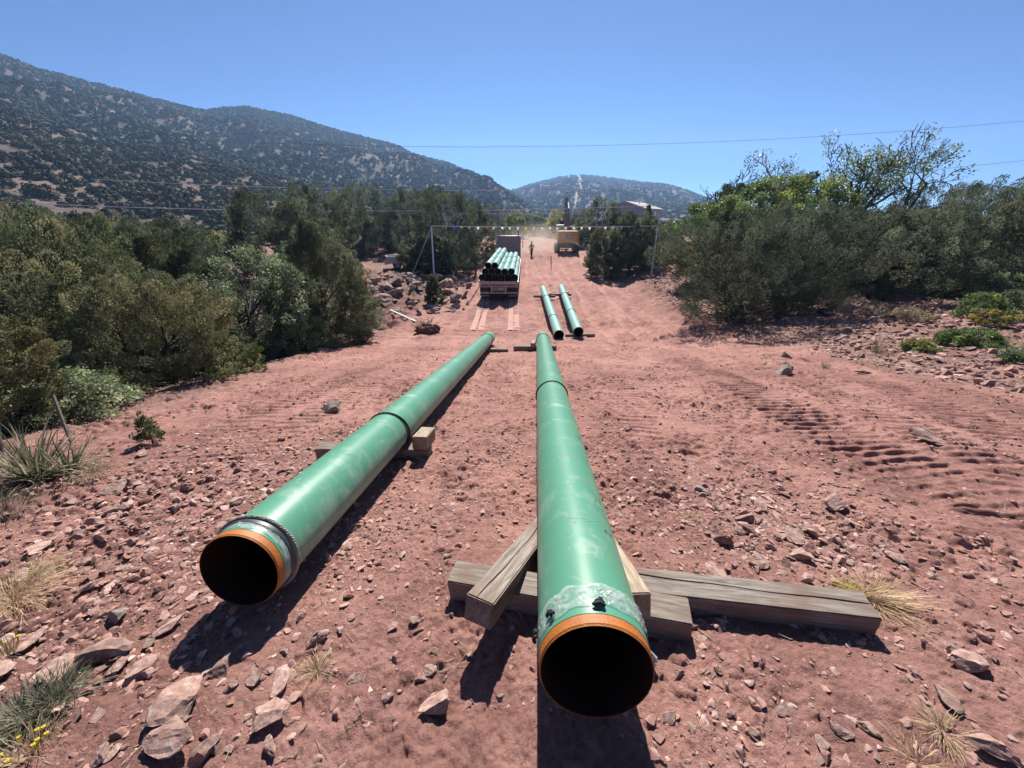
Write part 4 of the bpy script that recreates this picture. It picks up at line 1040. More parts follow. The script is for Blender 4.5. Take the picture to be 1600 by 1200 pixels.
class Hill:
    def __init__(s, pts, r0, Rr, th0, th1, seed, gully, power=1.25, back=1.6, taper=(0, 0)):
        s.e = interp_sky(pts); s.r0 = r0; s.R = Rr; s.th0, s.th1 = th0, th1; s.seed = seed; s.g = gully; s.p = power; s.back = back; s.taper = taper
    def z(s, th, r):
        Rr = s.R(th); r0 = s.r0(th)
        zr = np.maximum(s.e(th) * Rr, -6.0)
        t = np.clip((r - r0) / (Rr - r0), 0, 1)
        x, y = r * np.sin(th), r * np.cos(th)
        up = -6.5 + (zr + 6.5) * t ** s.p
        g = s.g * fbm(x, y, 120, 4, s.seed) * np.sin(np.pi * np.clip(t, 0, 1)) ** 1.6 * np.clip((zr + 6) / 60, 0, 1)
        g = g + .004 * (zr + 6) * vnoise(x, y, 14, s.seed + 5) * (t > .02)
        dn = (zr + 6.5) * (1 - np.clip((r - Rr) / (Rr * (s.back - 1)), 0, 1) ** 1.3) - 6.5
        return np.where(r <= Rr, up + g, np.minimum(up, dn))
    def mesh(s, name, na_=420, nr_=200):
        th = np.linspace(s.th0, s.th1, na_); u = np.linspace(0, 1, nr_)
        TH, U = np.meshgrid(th, u, indexing='ij')
        RRr = s.r0(TH) + (s.R(TH) * s.back - s.r0(TH)) * U ** 1.5
        Z = s.z(TH, RRr)
        V = np.stack([RRr * np.sin(TH), RRr * np.cos(TH), Z], -1).reshape(-1, 3)
        ix = np.arange(na_ * nr_).reshape(na_, nr_)
        Q = np.stack([ix[:-1, :-1].ravel(), ix[:-1, 1:].ravel(), ix[1:, 1:].ravel(), ix[1:, :-1].ravel()], 1)[:, ::-1]
        o = obj(name, mesh_np(name, V, Q, hill_m, smooth=True)); tag(o, kind='structure'); return o
    def shrubs(s, n, rmin, rmax, size, cover, sub, seed, pal, nscale=60):
        rs = np.random.RandomState(seed)
        th = rs.uniform(s.th0, s.th1, n); r = np.sqrt(rs.uniform(rmin ** 2, rmax ** 2, n))
        ok = (r > s.r0(th) * 1.0) & (r < s.R(th) * 1.03)
        if s is hC: ok &= np.abs(th - np.interp(r, _sr, _st)) > .0042; th, r = th[ok], r[ok]
        x, y = r * np.sin(th), r * np.cos(th)
        den = cover + .30 * fbm(x, y, nscale, 3, seed) 
        ok = rs.uniform(0, 1, len(x)) < den; x, y, th, r = x[ok], y[ok], th[ok], r[ok]
        z = s.z(th, r)
        return shrub_cloud(x, y, z, size, sub, rs, pal)
cst = lambda v: (lambda th: np.full_like(np.asarray(th, float), v))
def shrub_cloud(x, y, z, size, k, rs, pal):
    """every shrub a rounded puff of k leafy sprays"""
    n = len(x); sz = size * rs.uniform(.5, 1.4, n); m = n * k; i = np.repeat(np.arange(n), k)
    q = rs.normal(size=(m, 3)); q[:, 2] = np.abs(q[:, 2]) * .9 - .15; q /= np.linalg.norm(q, axis=1)[:, None]
    P = np.stack([x, y, z], 1)[i] + q * (sz[i] * rs.uniform(.55, 1.0, m))[:, None] * [1, 1, .95]; P[:, 2] += sz[i] * .25
    nn = q + rs.normal(0, .35, (m, 3)); nn /= np.linalg.norm(nn, axis=1)[:, None]
    u = np.cross(nn, rs.normal(size=(m, 3))); u /= np.linalg.norm(u, axis=1)[:, None] + 1e-9; v = np.cross(nn, u)
    w_ = (sz[i] * 1.55 / math.sqrt(k) * rs.uniform(.7, 1.4, m))[:, None]
    V = np.stack([P - u * w_ - v * w_ * .6, P + u * w_ * .7 - v * w_, P + u * w_ + v * w_ * .7, P - u * w_ * .6 + v * w_], 1).reshape(-1, 3)
    pal = np.array(pal); c = pal[rs.randint(0, len(pal), n)] * rs.uniform(.7, 1.3, n)[:, None]
    cc = np.repeat(c[i] * rs.uniform(.65, 1.35, m)[:, None], 4, 0)
    return V, np.arange(4 * m).reshape(m, 4), cc
# far centre hill, long left ridge, near left slope
hC = Hill([(600, 330), (720, 322), (795, 300), (830, 288), (870, 278), (900, 274), (925, 275), (955, 279), (1000, 285), (1030, 287), (1055, 292), (1080, 301), (1110, 312), (1160, 322), (1300, 330)], cst(420), cst(1350), -.33, .62, 11, 20, 1.15, 1.09)
hB = Hill([(-500, -60), (-100, 60), (0, 86), (30, 97), (60, 108), (130, 126), (230, 152), (290, 167), (322, 174), (350, 169), (385, 167), (450, 180), (530, 205), (600, 222), (625, 229), (642, 240), (680, 250), (700, 255), (730, 268), (760, 281), (797, 299), (830, 318), (870, 338)], cst(170), cst(760), -1.25, .10, 5, 17, 1.15)
hA = Hill([(-700, 40), (-200, 100), (0, 128), (80, 160), (160, 190), (230, 205), (320, 232), (420, 262), (500, 283), (600, 303), (700, 322), (800, 340)], cst(115), lambda th: 500 + 70 * np.sin(th * 5), -1.3, .0, 21, 9, .95, 1.5)
STRIP = [(903, 275), (907, 284), (905, 290), (909, 296), (904, 301), (901, 307), (899, 315), (897, 324)]
def hit(h, px, py):
    th, el = tan_el(px, py); r = np.linspace(430, 1350, 4000); z = h.z(np.full_like(r, th), r)
    i = int(np.argmax(z >= el * r)); i = i if z[i] >= el * r[i] else len(r) - 1
    return th, r[i]
SH = [hit(hC, *p) for p in STRIP]
_sr = np.array([p[1] for p in SH]); _st = np.array([p[0] for p in SH]); _o = np.argsort(_sr); _sr, _st = _sr[_o], _st[_o]
rr2 = np.linspace(_sr[0], _sr[-1], 160); tt2 = np.interp(rr2, _sr, _st) + .0012 * np.sin(rr2 * .05)
V, Q = [], []
for i, (r, t) in enumerate(zip(rr2, tt2)):
    for j in range(5):
        t_ = t + (j - 2) * .0015; V.append((r * math.sin(t_), r * math.cos(t_), float(hC.z(np.array([t_]), np.array([r]))[0]) + .6))
    if i:
        for j in range(4): q = (i - 1) * 5 + j; Q.append((q, q + 1, q + 6, q + 5))
o = obj('path', mesh_np('path', V, np.array(Q), simple('pale_cleared_soil', (.42, .33, .26), .95), smooth=True)); tag(o, kind='structure')
hC.mesh('hill', 320, 130); hB.mesh('hill', 420, 180); hA.mesh("hill", 420, 180)
PJ = [(.062, .066, .044), (.078, .079, .050), (.096, .092, .058), (.052, .057, .042)]
def cover_obj(parts, label):
    Vs, Fs, Cs, off = [], [], [], 0
    for V, Fc, c in parts: Vs.append(V); Fs.append(Fc + off); Cs.append(c); off += len(V)
    o = obj('shrub_cover', mesh_np('shrub_cover', np.vstack(Vs), np.vstack(Fs), SHR, col=np.vstack(Cs)))
    tag(o, label, 'shrubs', kind='stuff')
cover_obj([hA.shrubs(7000, 100, 260, 1.45, .60, 90, 71, PJ, 30), hA.shrubs(34000, 255, 590, 1.4, .62, 24, 74, PJ, 40)], 'dark junipers dotting the near left hillside')
cover_obj([hB.shrubs(56000, 180, 790, 1.7, .66, 12, 72, PJ, 90)], 'dark scrub covering the long left ridge')
cover_obj([hC.shrubs(24000, 480, 1390, 2.8, .76, 9, 73, PJ, 150)], 'dark scrub covering the far hill at the head of the road')

# valley-floor scrub between the roadside trees and the hills
rs = np.random.RandomState(15); n = 2600
r_ = np.sqrt(rs.uniform(60 ** 2, 420 ** 2, n)); th_ = rs.uniform(-.9, .95, n)
x_, y_ = r_ * np.sin(th_), r_ * np.cos(th_); ok = (np.abs(x_ - 3) > 7) | (y_ > 130); x_, y_, r_ = x_[ok], y_[ok], r_[ok]
V, Q, c = shrub_cloud(x_, y_, gz0(x_, y_), 1.9, 60, rs, [tuple(v * 1.25 for v in p) for p in PJ])
o = obj('shrub_cover', mesh_np('shrub_cover', V, Q, SHR, col=c))
tag(o, 'scrub on the valley floor beyond the roadside trees', 'shrubs', kind='stuff')
# ------------------------------------------------------------------ timber skids under the pipes
def wood_mat(name, a, c_):
    a, c_ = ka(a), ka(c_)
    m, nt, b = new_mat(name)
    tc = N(nt, 'ShaderNodeTexCoord'); mp = N(nt, 'ShaderNodeMapping'); mp.inputs['Scale'].default_value = (2.2, 30, 30); nt.links.new(tc.outputs['Object'], mp.inputs['Vector'])
    nz = N(nt, 'ShaderNodeTexNoise'); nz.inputs['Scale'].default_value = 2.2; nz.inputs['Detail'].default_value = 9; nz.inputs['Roughness'].default_value = .65; nz.inputs['Distortion'].default_value = .6
    nt.links.new(mp.outputs['Vector'], nz.inputs['Vector'])
    cr = N(nt, 'ShaderNodeValToRGB'); e = cr.color_ramp.elements; e[0].position = .32; e[0].color = (*a, 1); e[1].position = .68; e[1].color = (*c_, 1)
    nt.links.new(nz.outputs['Fac'], cr.inputs['Fac'])
    n2 = N(nt, 'ShaderNodeTexNoise'); n2.inputs['Scale'].default_value = 5; n2.inputs['Detail'].default_value = 6; nt.links.new(tc.outputs['Object'], n2.inputs['Vector'])
    mr = N(nt, 'ShaderNodeMapRange'); mr.inputs['From Min'].default_value = .48; mr.inputs['From Max'].default_value = .68; mr.inputs['To Max'].default_value = .7; nt.links.new(n2.outputs['Fac'], mr.inputs['Value'])
    mx = N(nt, 'ShaderNodeMix', data_type='RGBA'); mx.inputs['B'].default_value = (.17, .11, .085, 1); nt.links.new(cr.outputs['Color'], mx.inputs['A']); nt.links.new(mr.outputs['Result'], mx.inputs['Factor'])
    nt.links.new(mx.outputs['Result'], b.inputs['Base Color']); b.inputs['Roughness'].default_value = .85; b.inputs['Specular IOR Level'].default_value = .2
    bp = N(nt, 'ShaderNodeBump'); bp.inputs['Strength'].default_value = .5; bp.inputs['Distance'].default_value = .006; nt.links.new(nz.outputs['Fac'], bp.inputs['Height']); nt.links.new(bp.outputs['Normal'], b.inputs['Normal'])
    return m
WOODG = wood_mat('weathered_timber', (.19, .15, .125), (.52, .45, .385))
WOODY = wood_mat('sawn_timber', (.34, .25, .165), (.66, .55, .42))
CRACK = simple('timber_crack', (.035, .028, .022), .95)
def timber(p0, p1, w, h, label, group=None, mat=None, crack=False, roll=0.0, seed=0, name='timber'):
    """a beam from p0 to p1 (centre line)"""
    p0, p1 = Vector(p0), Vector(p1); ax = (p1 - p0); L = ax.length; ax.normalize()
    up = Vector((0, 0, 1)); side = up.cross(ax).normalized(); up = ax.cross(side)
    M = Matrix((ax, side, up)).transposed().to_4x4()
    bm = bmesh.new(); bmesh.ops.create_cube(bm, size=1)
    for v in bm.verts: v.co = Vector((v.co.x * L, v.co.y * w, v.co.z * h))
    bmesh.ops.subdivide_edges(bm, edges=[e for e in bm.edges if abs((e.verts[0].co - e.verts[1].co).x) > L * .5], cuts=14)
    bmesh.ops.bevel(bm, geom=[e for e in bm.edges if e.calc_face_angle(0) > 1], offset=.006, segments=2, affect='EDGES')
    rs_ = np.random.RandomState(seed + 3)
    for v in bm.verts:
        q = float(vnoise(v.co.x * 3 + seed * 7, v.co.y * 9 + v.co.z * 5, .6, seed)); v.co.y *= 1 + .03 * q; v.co.z *= 1 + .025 * q
        if abs(v.co.x) > L * .48: v.co.x += .01 * float(vnoise(v.co.y * 30, v.co.z * 30, 1, seed))
    me = bpy.data.meshes.new(name); bm.to_mesh(me); bm.free(); me.materials.append(mat or WOODG)
    o = obj(name, me); o.matrix_world = Matrix.Translation((p0 + p1) / 2) @ M @ Matrix.Rotation(roll, 4, 'X')
    tag(o, label, 'timber', group)
    if crack:
        pts = [(-L * .5 + L * t, w * (.12 + .10 * math.sin(3 * t + seed) + .02 * math.sin(17 * t)), h * .5 + .0005) for t in np.linspace(.0, 1.0, 26)]
        mb = MB(); mb.tube(pts, [.0012] + [.003 + .0012 * math.sin(9 * t) for t in np.linspace(0, 1, 24)] + [.001], 5)
        mb.build('crack', CRACK, o)
    return o
TH = .145
def gp(x, y, h=0.0): return Vector((x, y, float(gz0(x, y)) + h))
timber(gp(-.335, 1.555, TH / 2), gp(.875, 1.275, TH / 2), .15, TH, 'short thick timber lying crosswise under the nearest pipe end', seed=1)
timber(gp(.52, 1.515, TH / 2), gp(1.80, 1.315, TH / 2), .16, TH, 'long grey cracked timber pointing right from the nearest pipe', crack=True, seed=2)
timber(gp(-.155, 1.20, TH * 1.5 + .004), gp(.245, 2.10, TH * .5 - .02), .14, .13, 'pale timber leaning on the short thick timber left of the nearest pipe', crack=True, seed=3)
timber(gp(.590, 1.235, TH * 1.5 + .004), gp(.575, 2.05, TH * .5 - .02), .13, .13, 'pale timber wedged along the right side of the nearest pipe', mat=WOODY, seed=4)
timber(gp(-2.02, 3.40, TH / 2), gp(-.845, 3.37, TH / 2), .15, TH, 'timber lying crosswise under the left pipe where the rope rings it', seed=5)
timber(gp(-.925, 3.28, TH * 1.5), gp(-.90, 3.58, TH * 1.5), .15, .14, 'short chock block sitting on the timber under the left pipe', mat=WOODY, seed=6)
def axis_at(a, b_, y): t = (y - a[1]) / (b_[1] - a[1]); return a[0] + (b_[0] - a[0]) * t, a[2] + (b_[2] - a[2]) * t
def cross_skid(a, b_, y, l, r, label, dy=0.0, seed=0):
    x, z = axis_at(a, b_, y); h = z - PR - TH / 2 - .003
    timber((x - l, y + dy, h), (x + r, y - dy, h), .15, TH, label, seed=seed)
cross_skid(A0, A1, 12.0, .95, .45, 'far timber under the nearest pipe', -.02, 7)
x, z = axis_at(A0, A1, 11.9); timber((x - .33, 11.8, z - PR + .06), (x - .26, 12.2, z - PR + .06), .13, .13, 'chock block at the far left side of the nearest pipe', mat=WOODY, seed=8)
cross_skid(B0, B1, 11.7, .55, .75, 'far timber under the left pipe', .03, 9)
cross_skid(C0, C1, 15.35, .8, .9, 'front timber under the left one of the distant pair', .03, 10)
cross_skid(D0, D1, 15.7, .5, .75, 'front timber under the right one of the distant pair', -.03, 11)
cross_skid(C0, C1, 25.6, .7, .75, 'back timber under the left one of the distant pair', 0, 12)
cross_skid(D0, D1, 25.9, .9, .6, 'back timber under the right one of the distant pair', 0, 13)
x, z = axis_at(C0, C1, 25.6); timber((x + .3, 25.4, z - PR + .07), (x + .42, 25.9, z - PR + .07), .14, .13, 'pale chock at the back right of the left distant pipe', mat=WOODY, seed=14)
x, z = axis_at(D0, D1, 25.9); timber((x + .3, 25.7, z - PR + .07), (x + .38, 26.1, z - PR + .07), .14, .13, 'pale chock at the back right of the right distant pipe', mat=WOODY, seed=15)

# ------------------------------------------------------------------ flatbed truck with its load
STEEL = simple('grey_steel', (.48, .46, .47), .55, .3, .2, 6, dirt=(.3, .2, .16), dirt_amt=.5)
BLACKS = simple('black_chassis', (.022, .022, .025), .6, dirt=(.2, .13, .1), dirt_amt=.35)
WHITEP = simple('white_paint', (.72, .73, .74), .4, .0, .06, 4, dirt=(.4, .3, .25), dirt_amt=.3)
ALU = simple('aluminium', (.62, .63, .65), .35, .7, .1, 9)
TYRE = simple('tyre_rubber', (.025, .025, .026), .85, dirt=(.22, .13, .1), dirt_amt=.55)
REDL = simple('red_lens', (.95, .06, .05), .25); REDW = simple('red_tape', (.9, .08, .06), .5); WHT = simple('white_tape', (.75, .75, .74), .5)
GLASS = simple('dark_glass', (.03, .04, .05), .08, spec=.8)
DECK = wood_mat('deck_boards', (.11, .085, .065), (.22, .17, .13))
def wheel(parent, x, y, r, w, name='wheel'):
    mb = MB(); pr = [(r * .58, -w / 2), (r * .9, -w / 2), (r * .98, -w * .42), (r, -w * .3), (r, w * .3), (r * .98, w * .42), (r * .9, w / 2), (r * .58, w / 2), (r * .58, -w / 2)]
    mb.lathe(pr, 28, 'X'); t_ = mb.build('tyre', TYRE, None, True)
    mb = MB(); mb.lathe([(.0, -w * .2), (r * .2, -w * .34), (r * .3, -w * .2), (r * .5, -w * .25), (r * .585, -w * .46), (r * .585, w * .46), (r * .5, w * .25), (r * .3, w * .2), (r * .2, w * .34), (0, w * .2)], 20, 'X')
    wl = bpy.data.objects.new(name, None); link(wl, parent); wl.location = (x, y, r)
    t_.parent = wl; mb.build('rim', ALU, wl, True)
    return wl
TY0 = 25.05; TX0 = -.86
TYAW = -math.atan2(.56, 17.5)
TZ = float(gz0(TX0, TY0)) + .02
trk = empty('flatbed_truck', (TX0, TY0, TZ), TYAW); tag(trk, 'long flatbed truck seen from behind, stacked with green pipes', 'truck')
W2 = 1.275
mb = MB(); mb.box((0, 7.3, 1.16), (2.5, 14.4, .09), bevel=.01); mb.build('deck', DECK, trk)
mb = MB()
for sx in (-1, 1): mb.box((sx * .5, 7.3, .92), (.14, 14.2, .38), bevel=.01)
for y in np.arange(.6, 14, 1.2): mb.box((0, y, 1.05), (2.3, .09, .12))
mb.build('chassis', BLACKS, trk)
for sx in (-1, 1):
    mb = MB(); mb.box((sx * (W2 - .03), 7.3, 1.15), (.05, 14.5, .16), bevel=.01); mb.build('side_rail', ALU, trk)
mb = MB(); mb.box((0, .04, 1.135), (2.54, .07, .16), bevel=.012); sill = mb.build('rear_sill', ALU, trk)
mb = MB()
for k in range(9): mb.box((-1.08 + k * .27, -.001, 1.15), (.13, .012, .035))
mb.build('stake_pocket', BLACKS, sill)
mb = MB(); mb.box((0, .07, .93), (2.5, .06, .21), bevel=.012); pan = mb.build('light_panel', STEEL, trk)
for cx, n_ in ((-.86, 3), (0, 3), (.86, 3)):
    for k in range(n_):
        mb = MB(); mb.lathe([(0, -.02), (.045, -.02), (.055, -.008), (.055, .012)], 14, 'Y', (cx + (k - 1) * .14, .035, .94)); mb.build('tail_light', REDL, pan, True)
mb = MB()
for k in range(12): mb.box((-1.17 + k * .213, .034, 1.012), (.1, .012, .03))
mb.build('red_reflector', REDW, pan)
mb = MB(); mb.box((0, .05, .72), (.8, .035, .2), bevel=.008); mb.build('plate_bracket', STEEL, trk)
mb = MB(); mb.box((.16, .026, .74), (.32, .012, .15), bevel=.004); mb.build('licence_plate', WHT, trk)
for sx in (-1, 1):
    mb = MB(); mb.box((sx * .45, .06, .68), (.085, .08, .46), bevel=.01); mb.build('bumper_post', ALU, trk)
mb = MB(); mb.box((0, .03, .49), (2.4, .09, .115), bevel=.012); bmp = mb.build('bumper_bar', ALU, trk)
mb = MB()
for k in range(6): mb.box((-1.0 + k * .4, -.018, .49), (.2, .006, .06))
mb.build('red_reflector', REDW, bmp)
for sx in (-1, 1):
    mb = MB(); mb.box((sx * .93, .34, .58), (.62, .02, .72), bevel=.004); fl = mb.build('mud_flap', BLACKS, trk)
    mb = MB(); mb.box((sx * .93, .328, .235), (.6, .012, .045)); mb.build('flap_strip', WHT, fl)
    for y in (1.1, 2.4):
        for dx in (.78, 1.1): wheel(trk, sx * dx, y, .5, .27)
for y in (14.9, 16.2):
    for sx in (-1, 1):
        for dx in (.78, 1.1): wheel(trk, sx * dx, y, .5, .27)
for sx in (-1, 1): wheel(trk, sx * 1.0, 20.4, .5, .3)
mb = MB(); mb.box((0, 17.6, .85), (.9, 7.6, .3), bevel=.02); mb.build('tractor_frame', BLACKS, trk)
mb = MB(); mb.box((0, 18.1, 1.95), (2.3, 2.3, 2.0), bevel=.14); mb.box((0, 19.9, 1.45), (1.7, 2.2, 1.15), bevel=.18); cab = mb.build('cab', WHITEP, trk, True)
mb = MB(); mb.box((0, 19.27, 2.35), (1.9, .03, .7), bevel=.01); mb.build('windscreen', GLASS, cab)
for sx in (-1, 1):
    mb = MB(); mb.box((sx * 1.155, 18.6, 2.3), (.03, .85, .65), bevel=.01); mb.build('side_window', GLASS, cab)
    mb = MB(); mb.tube([(sx * 1.1, 19.1, 2.5), (sx * 1.4, 19.0, 2.5)], .02, 6); mb.box((sx * 1.42, 19.0, 2.25), (.07, .22, .75), bevel=.03); mb.build('mirror', BLACKS, trk)
    mb = MB(); mb.lathe([(.0, 1.2), (.075, 1.2), (.075, 3.4), (.09, 3.45), (.06, 3.75), (.0, 3.75)], 12, 'Z', (sx * .98, 16.85, 0)); mb.build('exhaust_stack', ALU, trk, True)
# headache rack
mb = MB(); z0, z1 = 1.1, 3.18; yk = 16.45
for sx in (-1, 1): mb.box((sx * 1.18, yk, (z0 + z1) / 2), (.11, .12, z1 - z0), bevel=.03)
mb.box((0, yk, z1), (2.47, .12, .11), bevel=.03)
rack = mb.build('headache_rack', ALU, trk, True)
mb = MB(); mb.box((0, yk + .03, (z0 + z1) / 2), (2.3, .03, z1 - z0 - .05)); mb.build('rack_panel', STEEL, rack)
for sx in (-1, 1):
    mb = MB(); mb.tube([(sx * .98, yk + .2, z1 - .1), (sx * .99, yk + .2, z1 + .55)], .022, 6); mb.build('antenna', WHITEP, rack)
# timbers between the layers and the load
Rz = Matrix.Rotation(TYAW, 3, 'Z')
def tp(x, y, z): return Vector((TX0, TY0, TZ)) + Rz @ Vector((x, y, z))
for i, y in enumerate((1.6, 6.0, 10.6)):
    timber(tp(-1.24, y, 1.245), tp(1.24, y, 1.245), .1, .075, ['rear', 'middle', 'front'][i] + ' bearer timber across the truck deck under the pipes', seed=20 + i)
ordn = ['leftmost', 'second', 'third', 'fourth', 'fifth', 'rightmost']
def load_pipe(x, z, lab, ropes, dy):
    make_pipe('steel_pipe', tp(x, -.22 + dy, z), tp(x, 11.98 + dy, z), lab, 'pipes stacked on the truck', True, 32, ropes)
zb = 1.285 + PR; st = .4125
for i in range(6): load_pipe((i - 2.5) * st, zb, ordn[i] + ' pipe of the bottom layer on the truck', (2.6 + .3 * i, 8.3), .04 * ((i * 7) % 3 - 1))
for i in range(5): load_pipe((i - 2) * st, zb + .3575, ['leftmost', 'second', 'middle', 'fourth', 'rightmost'][i] + ' pipe of the second layer on the truck', (3.0 + .25 * i, 7.6), .05 * ((i * 5) % 3 - 1))
for i in range(2): load_pipe((i - 1.5) * st, zb + .715, ['left', 'right'][i] + ' pipe of the top pair on the truck', (3.4, 7.2), .02 * i)

# compressed tyre tracks behind the truck: real strips of packed pale dust
PACK = simple('packed_dust', (.68, .42, .35), .95, var=.2, scale=9, bump=.5, bscale=30, spec=.1)
for (px0, px1, lx) in ((733, 743, -1.1), (747, 755, -.78), (794, 801, .78), (804, 811, 1.1)):
    a = on_ground(px0, 516); b_ = on_ground(px1, 516); e_ = tp(lx, .9, 0)
    V, Q = [], []
    n_ = 90
    for i in range(n_):
        t = i / (n_ - 1)
        cxm = (a[0] + b_[0]) / 2 * (1 - t) + e_.x * t; y_ = (a[1]) * (1 - t) + e_.y * t
        for j in range(7):
            x_ = cxm + .135 * (j / 3 - 1) * (1 + .06 * math.sin(i * .9)); V.append((x_, y_ + .04 * math.sin(j * 2.1) * (i == 0), gz1(x_, y_) * .35 + float(gz0(x_, y_)) * .65 + .022))
    for i in range(n_ - 1):
        for j in range(6): q = i * 7 + j; Q.append((q, q + 1, q + 8, q + 7))
    o = obj('tyre_track', mesh_np('tyre_track', V, np.array(Q), PACK, smooth=True)); tag(o, kind='structure')

# ------------------------------------------------------------------ excavator
YEL_P = simple('machine_yellow', (.80, .42, .09), .5, .0, .12, 3, dirt=(.42, .28, .2), dirt_amt=.5)
YEL_D = simple('dusty_boom', (.46, .30, .16), .6, .0, .2, 3, dirt=(.3, .22, .17), dirt_amt=.6)
DARKM = simple('machine_dark', (.035, .035, .038), .65, dirt=(.24, .15, .11), dirt_amt=.5)
ez = 50.0; e0 = at(889, 397, ez); EX, EY = e0[0], e0[1] + 3.3; EZ = float(gz0(EX, EY)) + .02
exc = empty('excavator', (EX, EY, EZ), R(-4)); tag(exc, 'yellow tracked excavator seen from behind with its arm raised', 'excavator')
for sx in (-1, 1):
    prof = []
    for a in np.linspace(math.pi / 2, 3 * math.pi / 2, 9): prof.append((-1.9 + .48 * math.cos(a), .48 + .48 * math.sin(a)))
    for a in np.linspace(-math.pi / 2, math.pi / 2, 9): prof.append((1.9 + .48 * math.cos(a), .48 + .48 * math.sin(a)))
    mb = MB(); mb.prism(prof, 'X', sx * 1.25 - .33, sx * 1.25 + .33)
    for k in range(22): mb.box((sx * 1.25, -2.0 + k * .19, .985), (.68, .05, .05)); mb.box((sx * 1.25, -2.0 + k * .19, -.0), (.68, .05, .04))
    for k in range(7):
        a = math.pi / 2 + (k + .5) / 7 * math.pi; mb.box((sx * 1.25, -1.9 + .5 * math.cos(a), .48 + .5 * math.sin(a)), (.68, .05, .05), Matrix.Rotation(a, 3, 'X'))
    mb.build('track', DARKM, exc)
mb = MB(); mb.box((0, 0, .75), (1.9, 2.2, .5), bevel=.08); mb.lathe([(0, 1.0), (.75, 1.0), (.75, 1.2), (0, 1.2)], 24); mb.build('undercarriage', DARKM, exc)
mb = MB(); mb.prism([(-1.34, 1.28), (1.34, 1.28), (1.34, 2.55), (1.2, 2.72), (-1.2, 2.72), (-1.34, 2.55)], 'Y', -3.25, -2.3); cw = mb.build('counterweight', YEL_P, exc)
bv = cw.modifiers.new('bevel', 'BEVEL'); bv.width = .09; bv.segments = 3
mb = MB(); mb.box((0, -.6, 1.35), (2.5, 3.3, .28), bevel=.04); mb.build('upper_frame', DARKM, exc)
for sx in (-1, 1):
    mb = MB(); mb.box((sx * .95 + (.0), -1.1, 2.05), (.72, 2.3, 1.15), bevel=.06); mb.build('engine_cover', YEL_P, exc)
mb = MB(); mb.box((0, -1.2, 2.5), (1.2, 2.0, .3), bevel=.06); mb.lathe([(0, 2.6), (.09, 2.6), (.09, 3.15), (0, 3.15)], 10, 'Z', (.55, -1.0, 0)); mb.build('engine_hood', YEL_P, exc)
mb = MB(); mb.box((-.88, 1.25, 2.32), (.98, 1.75, 1.85), bevel=.12); cb = mb.build('cab', YEL_P, exc, True)
mb = MB(); mb.box((-.88, 1.25, 3.3), (1.05, 1.9, .12), bevel=.05); mb.build('cab_roof', WHITEP, cb)
for (c_, s_) in (((-.88, .36, 2.6), (.8, .02, .9)), ((-1.378, 1.3, 2.55), (.02, 1.3, 1.0)), ((-.382, 1.3, 2.6), (.02, 1.3, .9)), ((-.88, 2.135, 2.5), (.8, .02, 1.2))):
    mb = MB(); mb.box(c_, s_); mb.build('cab_window', GLASS, cb)
mb = MB(); mb.tube([(-1.3, 1.9, 2.6), (-1.75, 2.0, 2.7)], .025, 6); mb.box((-1.78, 2.0, 2.6), (.06, .2, .45), bevel=.02); mb.build('mirror', DARKM, exc)
def beam(pts, ws, hs, mat, name, x=0.0):
    mb = MB(); V = []; n_ = len(pts)
    for i, (y, z) in enumerate(pts):
        a = pts[max(0, i - 1)]; c_ = pts[min(n_ - 1, i + 1)]; d = Vector((c_[0] - a[0], c_[1] - a[1])).normalized(); nn = Vector((-d.y, d.x))
        for sx, sn in ((-1, -1), (1, -1), (1, 1), (-1, 1)): V.append((x + sx * ws[i] / 2, y + nn.x * sn * hs[i] / 2, z + nn.y * sn * hs[i] / 2))
    Fs = [(3, 2, 1, 0), tuple(4 * (n_ - 1) + k for k in range(4))]
    for i in range(n_ - 1):
        for k in range(4): k2 = (k + 1) % 4; Fs.append((4 * i + k, 4 * i + k2, 4 * i + 4 + k2, 4 * i + 4 + k))
    mb.add(V, Fs); return mb.build(name, mat, exc)
beam([(.9, 1.7), (2.2, 3.6), (3.6, 5.2), (4.9, 6.1)], [.6, .62, .58, .45], [.5, .85, .8, .45], YEL_D, 'boom', .1)
beam([(4.3, 6.75), (5.0, 6.1), (6.6, 3.6)], [.42, .45, .36], [.35, .8, .4], YEL_D, 'stick', .02)
for sx in (-.42, .55):
    mb = MB(); mb.tube([(sx, 1.7, 1.5), (sx * .9, 2.6, 3.0)], .11, 10); mb.tube([(sx * .9, 2.6, 3.0), (sx * .8, 3.5, 4.6)], .06, 8); mb.build('boom_cylinder', DARKM, exc, True)
mb = MB(); mb.tube([(.1, 2.6, 4.5), (.1, 3.6, 5.9)], .12, 10); mb.tube([(.1, 3.6, 5.9), (.05, 4.4, 6.7)], .06, 8); mb.build('stick_cylinder', ALU, exc, True)
mb = MB(); mb.prism([(6.3, 3.8), (6.9, 3.6), (7.2, 2.9), (6.9, 2.3), (6.2, 2.2), (5.8, 2.6), (6.3, 2.7), (6.5, 3.1)], 'X', -.65, .55)
for k in range(5): mb.box((-.52 + k * .24, 5.78, 2.55), (.1, .3, .08))
mb.build('bucket', DARKM, exc)
DEC = simple('black_decal', (.03, .03, .03), .5); LET = simple('white_letters', (.74, .72, .66), .5)
